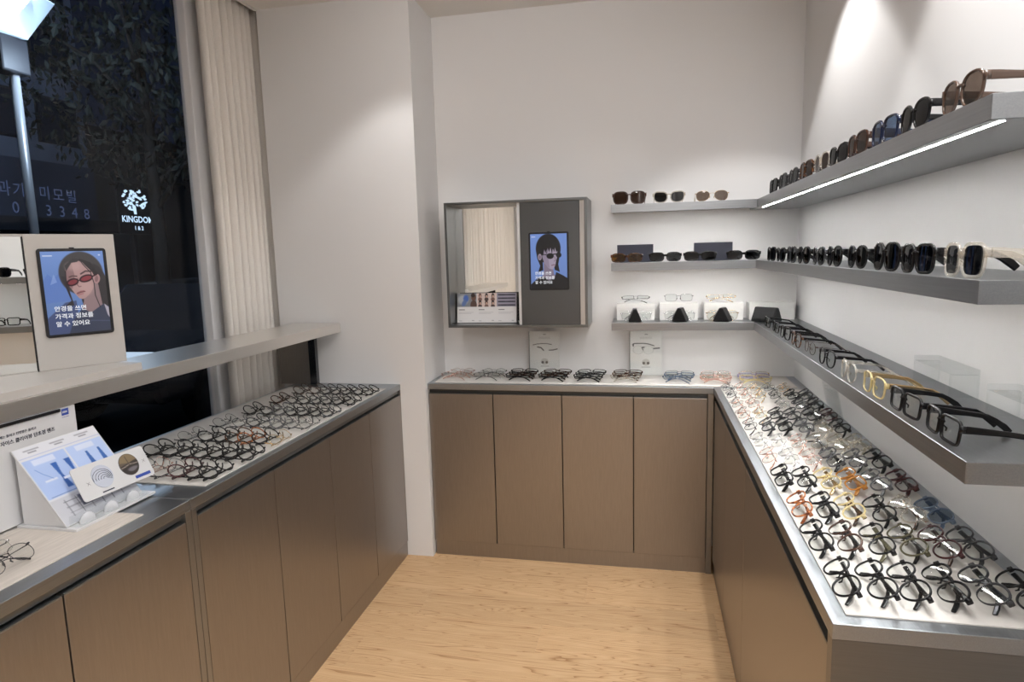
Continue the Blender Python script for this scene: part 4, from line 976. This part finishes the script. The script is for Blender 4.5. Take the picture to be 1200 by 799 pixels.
b.obj('printed_cross', M_caseg, cd, mtx=Mc)

# ------------------------------------------------------------------ the street at night
M_asph = plain('night_asphalt', (0.020, 0.021, 0.024, 1), 0.6, noise=0.2, nscale=3)
struct(bx('street_ground', -40, -2.05, -12, 40, -0.22, -0.12, M_asph))
M_fac = plain('facade_grey_tile', (0.12, 0.14, 0.19, 1), 0.6, noise=0.12, nscale=2)
M_facd = plain('facade_dark_band', (0.012, 0.013, 0.018, 1), 0.5)
M_pane = plain('dark_office_glass', (0.02, 0.025, 0.04, 1), 0.1)
M_sign = emit('dim_sign_letters', (0.30, 0.42, 0.85, 1), 0.16)
M_lit = emit('lit_shop_sign', (0.62, 0.80, 1.0, 1), 1.3)
FX = -14.0
r = thing('building', 'dark blue office building across the street behind the lamp', 'building', (FX, 13, -0.12))
bx('facade', FX - 3, FX, 8.5, 14.35, 3.95, 12, M_fac, r); bx('sign_band', FX - 3, FX + 0.12, 8.5, 14.35, 2.62, 3.94, plain('sign_band_paint', (0.035, 0.045, 0.075, 1), 0.5), r)
bx('dark_canopy', FX - 3, FX + 0.5, 8.5, 14.6, 2.30, 2.60, M_facd, r); bx('shop_front', FX - 3, FX, 8.5, 14.35, -0.12, 2.29, M_pane, r)
for i in range(4):
    for j in range(3):
        f_ = bx('window', FX, FX + 0.04, 8.8 + i * 1.4, 9.9 + i * 1.4, 4.4 + j * 1.7, 5.5 + j * 1.7, M_facd, r)
        bx('pane', FX + 0.041, FX + 0.05, 8.86 + i * 1.4, 9.84 + i * 1.4, 4.46 + j * 1.7, 5.44 + j * 1.7, M_pane, f_, org=r.location)
for body, y, z, s in (('과', 11.72, 3.10, .36), ('기', 12.08, 3.10, .34), ('미', 12.72, 3.08, .34), ('모', 13.08, 3.06, .34), ('빌', 13.44, 3.05, .34), ('0', 12.02, 2.70, .36), ('3', 12.84, 2.68, .36), ('3', 13.20, 2.67, .36), ('4', 13.55, 2.66, .36), ('8', 13.9, 2.65, .36)):
    text('sign_letter', body, s, M_sign, r, Matrix.Translation((0.13, y - 13, z + .12)) @ RYX, 0.0)
r = thing('building', 'farther dark building with lit white sign behind the tree', 'building', (-17, 19, -0.12))
bx('facade', -20, -17, 16.2, 24, -0.12, 5.5, plain('far_facade', (0.05, 0.055, 0.06, 1), 0.6), r); bx('roof_edge', -20, -16.9, 16.2, 24, 5.5, 5.8, M_facd, r)
sg = thing('shop_sign', 'small lit white shop sign glimpsed through the tree', 'sign', (-12.0, 13.4, 2.5))
bx('sign_board', -12.06, -12.0, 13.0, 14.0, 2.2, 3.4, M_facd, sg); bx('sign_post', -12.2, -12.07, 13.45, 13.55, -0.12, 3.2, M_facd, sg)
text('lettering', 'KINGDOM', 0.205, M_lit, sg, Matrix.Translation((0.004, -0.34, -0.02)) @ RYX, 0.02); text('lettering', '1 & 2', 0.13, M_lit, sg, Matrix.Translation((0.004, 0.02, -0.20)) @ RYX, 0.02)
b = MB()
rnd = random.Random(4)
for k in range(46):
    a = rnd.uniform(0, math.pi * 2); d = math.sqrt(rnd.random()); y = 0.10 + 0.36 * d * math.cos(a); z = 0.52 + 0.27 * d * math.sin(a)
    if z > 0.70 and rnd.random() < .5: continue
    q = [(y + rnd.uniform(.02, .07) * math.cos(t), z + rnd.uniform(.015, .05) * math.sin(t)) for t in (0.3, 1.5, 2.8, 4.2, 5.4)]
    b.prism(q, 'x', 0.001, 0.01)
b.prism([(0.06, 0.17), (0.13, 0.17), (0.12, 0.36), (0.02, 0.42), (0.02, 0.36)], 'x', 0.001, 0.01)
b.obj('emblem', M_lit, sg)
# street lamp
PX, PY_ = -6.0, 5.40
r = thing('street_lamp', 'tall street lamp with square glowing head at top left', 'lamp', (PX, PY_, -0.12))
M_pole = plain('galvanised_pole', (0.45, 0.47, 0.50, 1), 0.35, metal=0.3)
b = MB(); b.tube([(0, 0, 0), (0, 0, 3.6)], 0.042, 12); b.obj('pole', M_pole, r, smooth=True)
b = MB(); b.tube([(-0.11, 0.11, 0), (-0.11, 0.11, 3.45)], 0.018, 8); b.obj('cable_pipe', M_pole, r, smooth=True)
o_ = Vector((PX, PY_, -0.12)); cB, cR, cL = Vector((-6.0, 5.596, 3.723)) - o_, Vector((-6.35, 6.311, 4.345)) - o_, Vector((-5.5, 4.640, 3.562)) - o_
hx_, hy_ = (cR - cB), (cL - cB); nn = hx_.cross(hy_).normalized(); nn = nn if nn.x > 0 else -nn
b = MB(); q = [cB, cR, cR + hy_, cL]
b.add([v for v in q] + [v - nn * 0.09 for v in q], [(0, 1, 2, 3), (7, 6, 5, 4), (0, 4, 5, 1), (1, 5, 6, 2), (2, 6, 7, 3), (3, 7, 4, 0)])
hd = b.obj('lamp_head', plain('lamp_head_lit_face', (0.62, 0.70, 0.78, 1), 0.4, emis=((0.50, 0.66, 0.80, 1), 0.45)), r, bevel=0.008)  # weak emission stands in for lamplight reflected by the head's face
b = MB()
for i in range(6):
    for j in range(5):
        a_ = cB + hx_ * (0.16 + i * 0.125) + hy_ * (0.50 + j * 0.09) + nn * 0.004; e1, e2 = hx_ * 0.085, hy_ * 0.06
        q = [a_, a_ + e1, a_ + e1 + e2, a_ + e2]; b.add(q + [v + nn * 0.01 for v in q], [(3, 2, 1, 0), (4, 5, 6, 7), (0, 1, 5, 4), (1, 2, 6, 5), (2, 3, 7, 6), (3, 0, 4, 7)])
b.obj('led_array', emit('street_led', (0.80, 0.92, 1.0, 1), 5.0), hd)
b = MB(); b.box(-0.10, 0.10, -0.20, 0.10, 3.46, 3.80); b.obj('control_box', M_facd, r, bevel=0.02)
ld = bpy.data.lights.new('street_lamp_light', 'SPOT'); ld.energy = 2200; ld.color = (0.6, 0.78, 1.0); ld.spot_size = math.radians(150); ld.shadow_soft_size = 0.3
lo = bpy.data.objects.new('street_lamp_light', ld); C.objects.link(lo); lo.location = (PX - 0.1, PY_ + 0.1, 4.6); lo.rotation_euler = (Vector((-14, 12, 3)) - lo.location).to_track_quat('-Z', 'Y').to_euler()
pd = bpy.data.lights.new('street_lamp_glow', 'POINT'); pd.energy = 60; pd.color = (0.7, 0.84, 1.0); pd.shadow_soft_size = 0.15
po = bpy.data.objects.new('street_lamp_glow', pd); C.objects.link(po); po.location = (-5.45, 5.5, 3.45)
# street trees
def tree(loc, h, rad, seed, label, n=2600, lo_=0.35):
    rnd = random.Random(seed); r = thing('street_tree', label, 'tree', loc, group='dark street trees')
    b = MB(); b.tube([(0, 0, 0), (0.05, 0.02, h * 0.3), (0, 0.05, h * 0.6), (0.04, 0, h * 0.85)], [0.13, 0.11, 0.08, 0.03], 8)
    for k in range(6):
        a = k * 1.05; b.tube([(0, 0.02, h * (0.38 + .06 * k)), (math.cos(a) * rad * .35, math.sin(a) * rad * .35, h * (0.5 + .06 * k)), (math.cos(a) * rad * .75, math.sin(a) * rad * .75, h * (0.56 + .06 * k))], [0.05, 0.03, 0.012], 6)
    b.obj('trunk', plain('bark', (0.006, 0.005, 0.0045, 1), 0.9, spec=0.1) if 'bark' not in MATS else MATS['bark'], r, smooth=True)
    b = MB()
    for k in range(n):
        u_ = rnd.uniform(-1, 1); a = rnd.uniform(0, 2 * math.pi); q = math.sqrt(1 - u_ * u_); d = rnd.random() ** 0.4
        c = Vector((rad * d * q * math.cos(a), rad * d * q * math.sin(a), h * (lo_ + (1 - lo_) / 2) + h * (1 - lo_) / 2 * d * u_))
        s = rnd.uniform(0.05, 0.10); E_ = Euler((rnd.uniform(0, 6), rnd.uniform(0, 6), rnd.uniform(0, 6))).to_matrix()
        b.add([c + E_ @ Vector(p) * s for p in ((-1, 0, 0), (0, -.45, .1), (1, 0, 0), (0, .45, .1))], [(0, 1, 2, 3)])
    o = b.obj('foliage', plain('night_leaves', (0.002, 0.0028, 0.002, 1), 0.8, spec=0.1) if 'night_leaves' not in MATS else MATS['night_leaves'], r); o['kind'] = 'stuff'
tree((-8.0, 9.4, -0.12), 6.4, 1.9, 1, 'tall dark street tree in front of the lit sign', lo_=0.42)
tree((-9.5, 15.6, -0.12), 6.0, 2.2, 2, 'dark street tree farther along the road', lo_=0.3)
# parked cars
def car(loc, rz, label, m):
    r = thing('car', label, 'car', loc, rz, 'cars on the dark street')
    prof = [(-2.1, .35), (2.1, .35), (2.15, .62), (1.95, .80), (1.1, .92), (.55, 1.38), (-.9, 1.42), (-1.6, 1.02), (-2.1, .92)]
    b = MB(); b.prism(prof, 'y', -.85, .85); b.obj('body', m, r, bevel=.08)
    b = MB(); b.prism([(1.02, .95), (.52, 1.34), (-.86, 1.37), (-1.45, 1.03)], 'y', -.857, .857); b.obj('side_windows', M_pane, r)
    for x in (-1.3, 1.35):
        for y in (-.78, .78):
            b = MB(); b.tube([(x, y - .11, .32), (x, y + .11, .32)], .32, 18); b.obj('wheel', M_black, r)
    for y in (-.62, .62):
        b = MB(); b.box(2.08, 2.17, y - .16, y + .16, .74, .84); b.obj('headlamp', emit('headlamp_glow', (.70, .84, 1, 1), 0.9) if 'headlamp_glow' not in MATS else MATS['headlamp_glow'], r)
M_carp = plain('dark_car_paint', (0.03, 0.033, 0.04, 1), 0.15, coat=0.6)
car((-7.6, 11.6, -0.12), math.radians(-60), 'dark car with lit headlamps behind the window post', M_carp)
car((-5.05, 6.87, -0.12), math.radians(-89), 'dark car on the street left of the window post', M_carp)
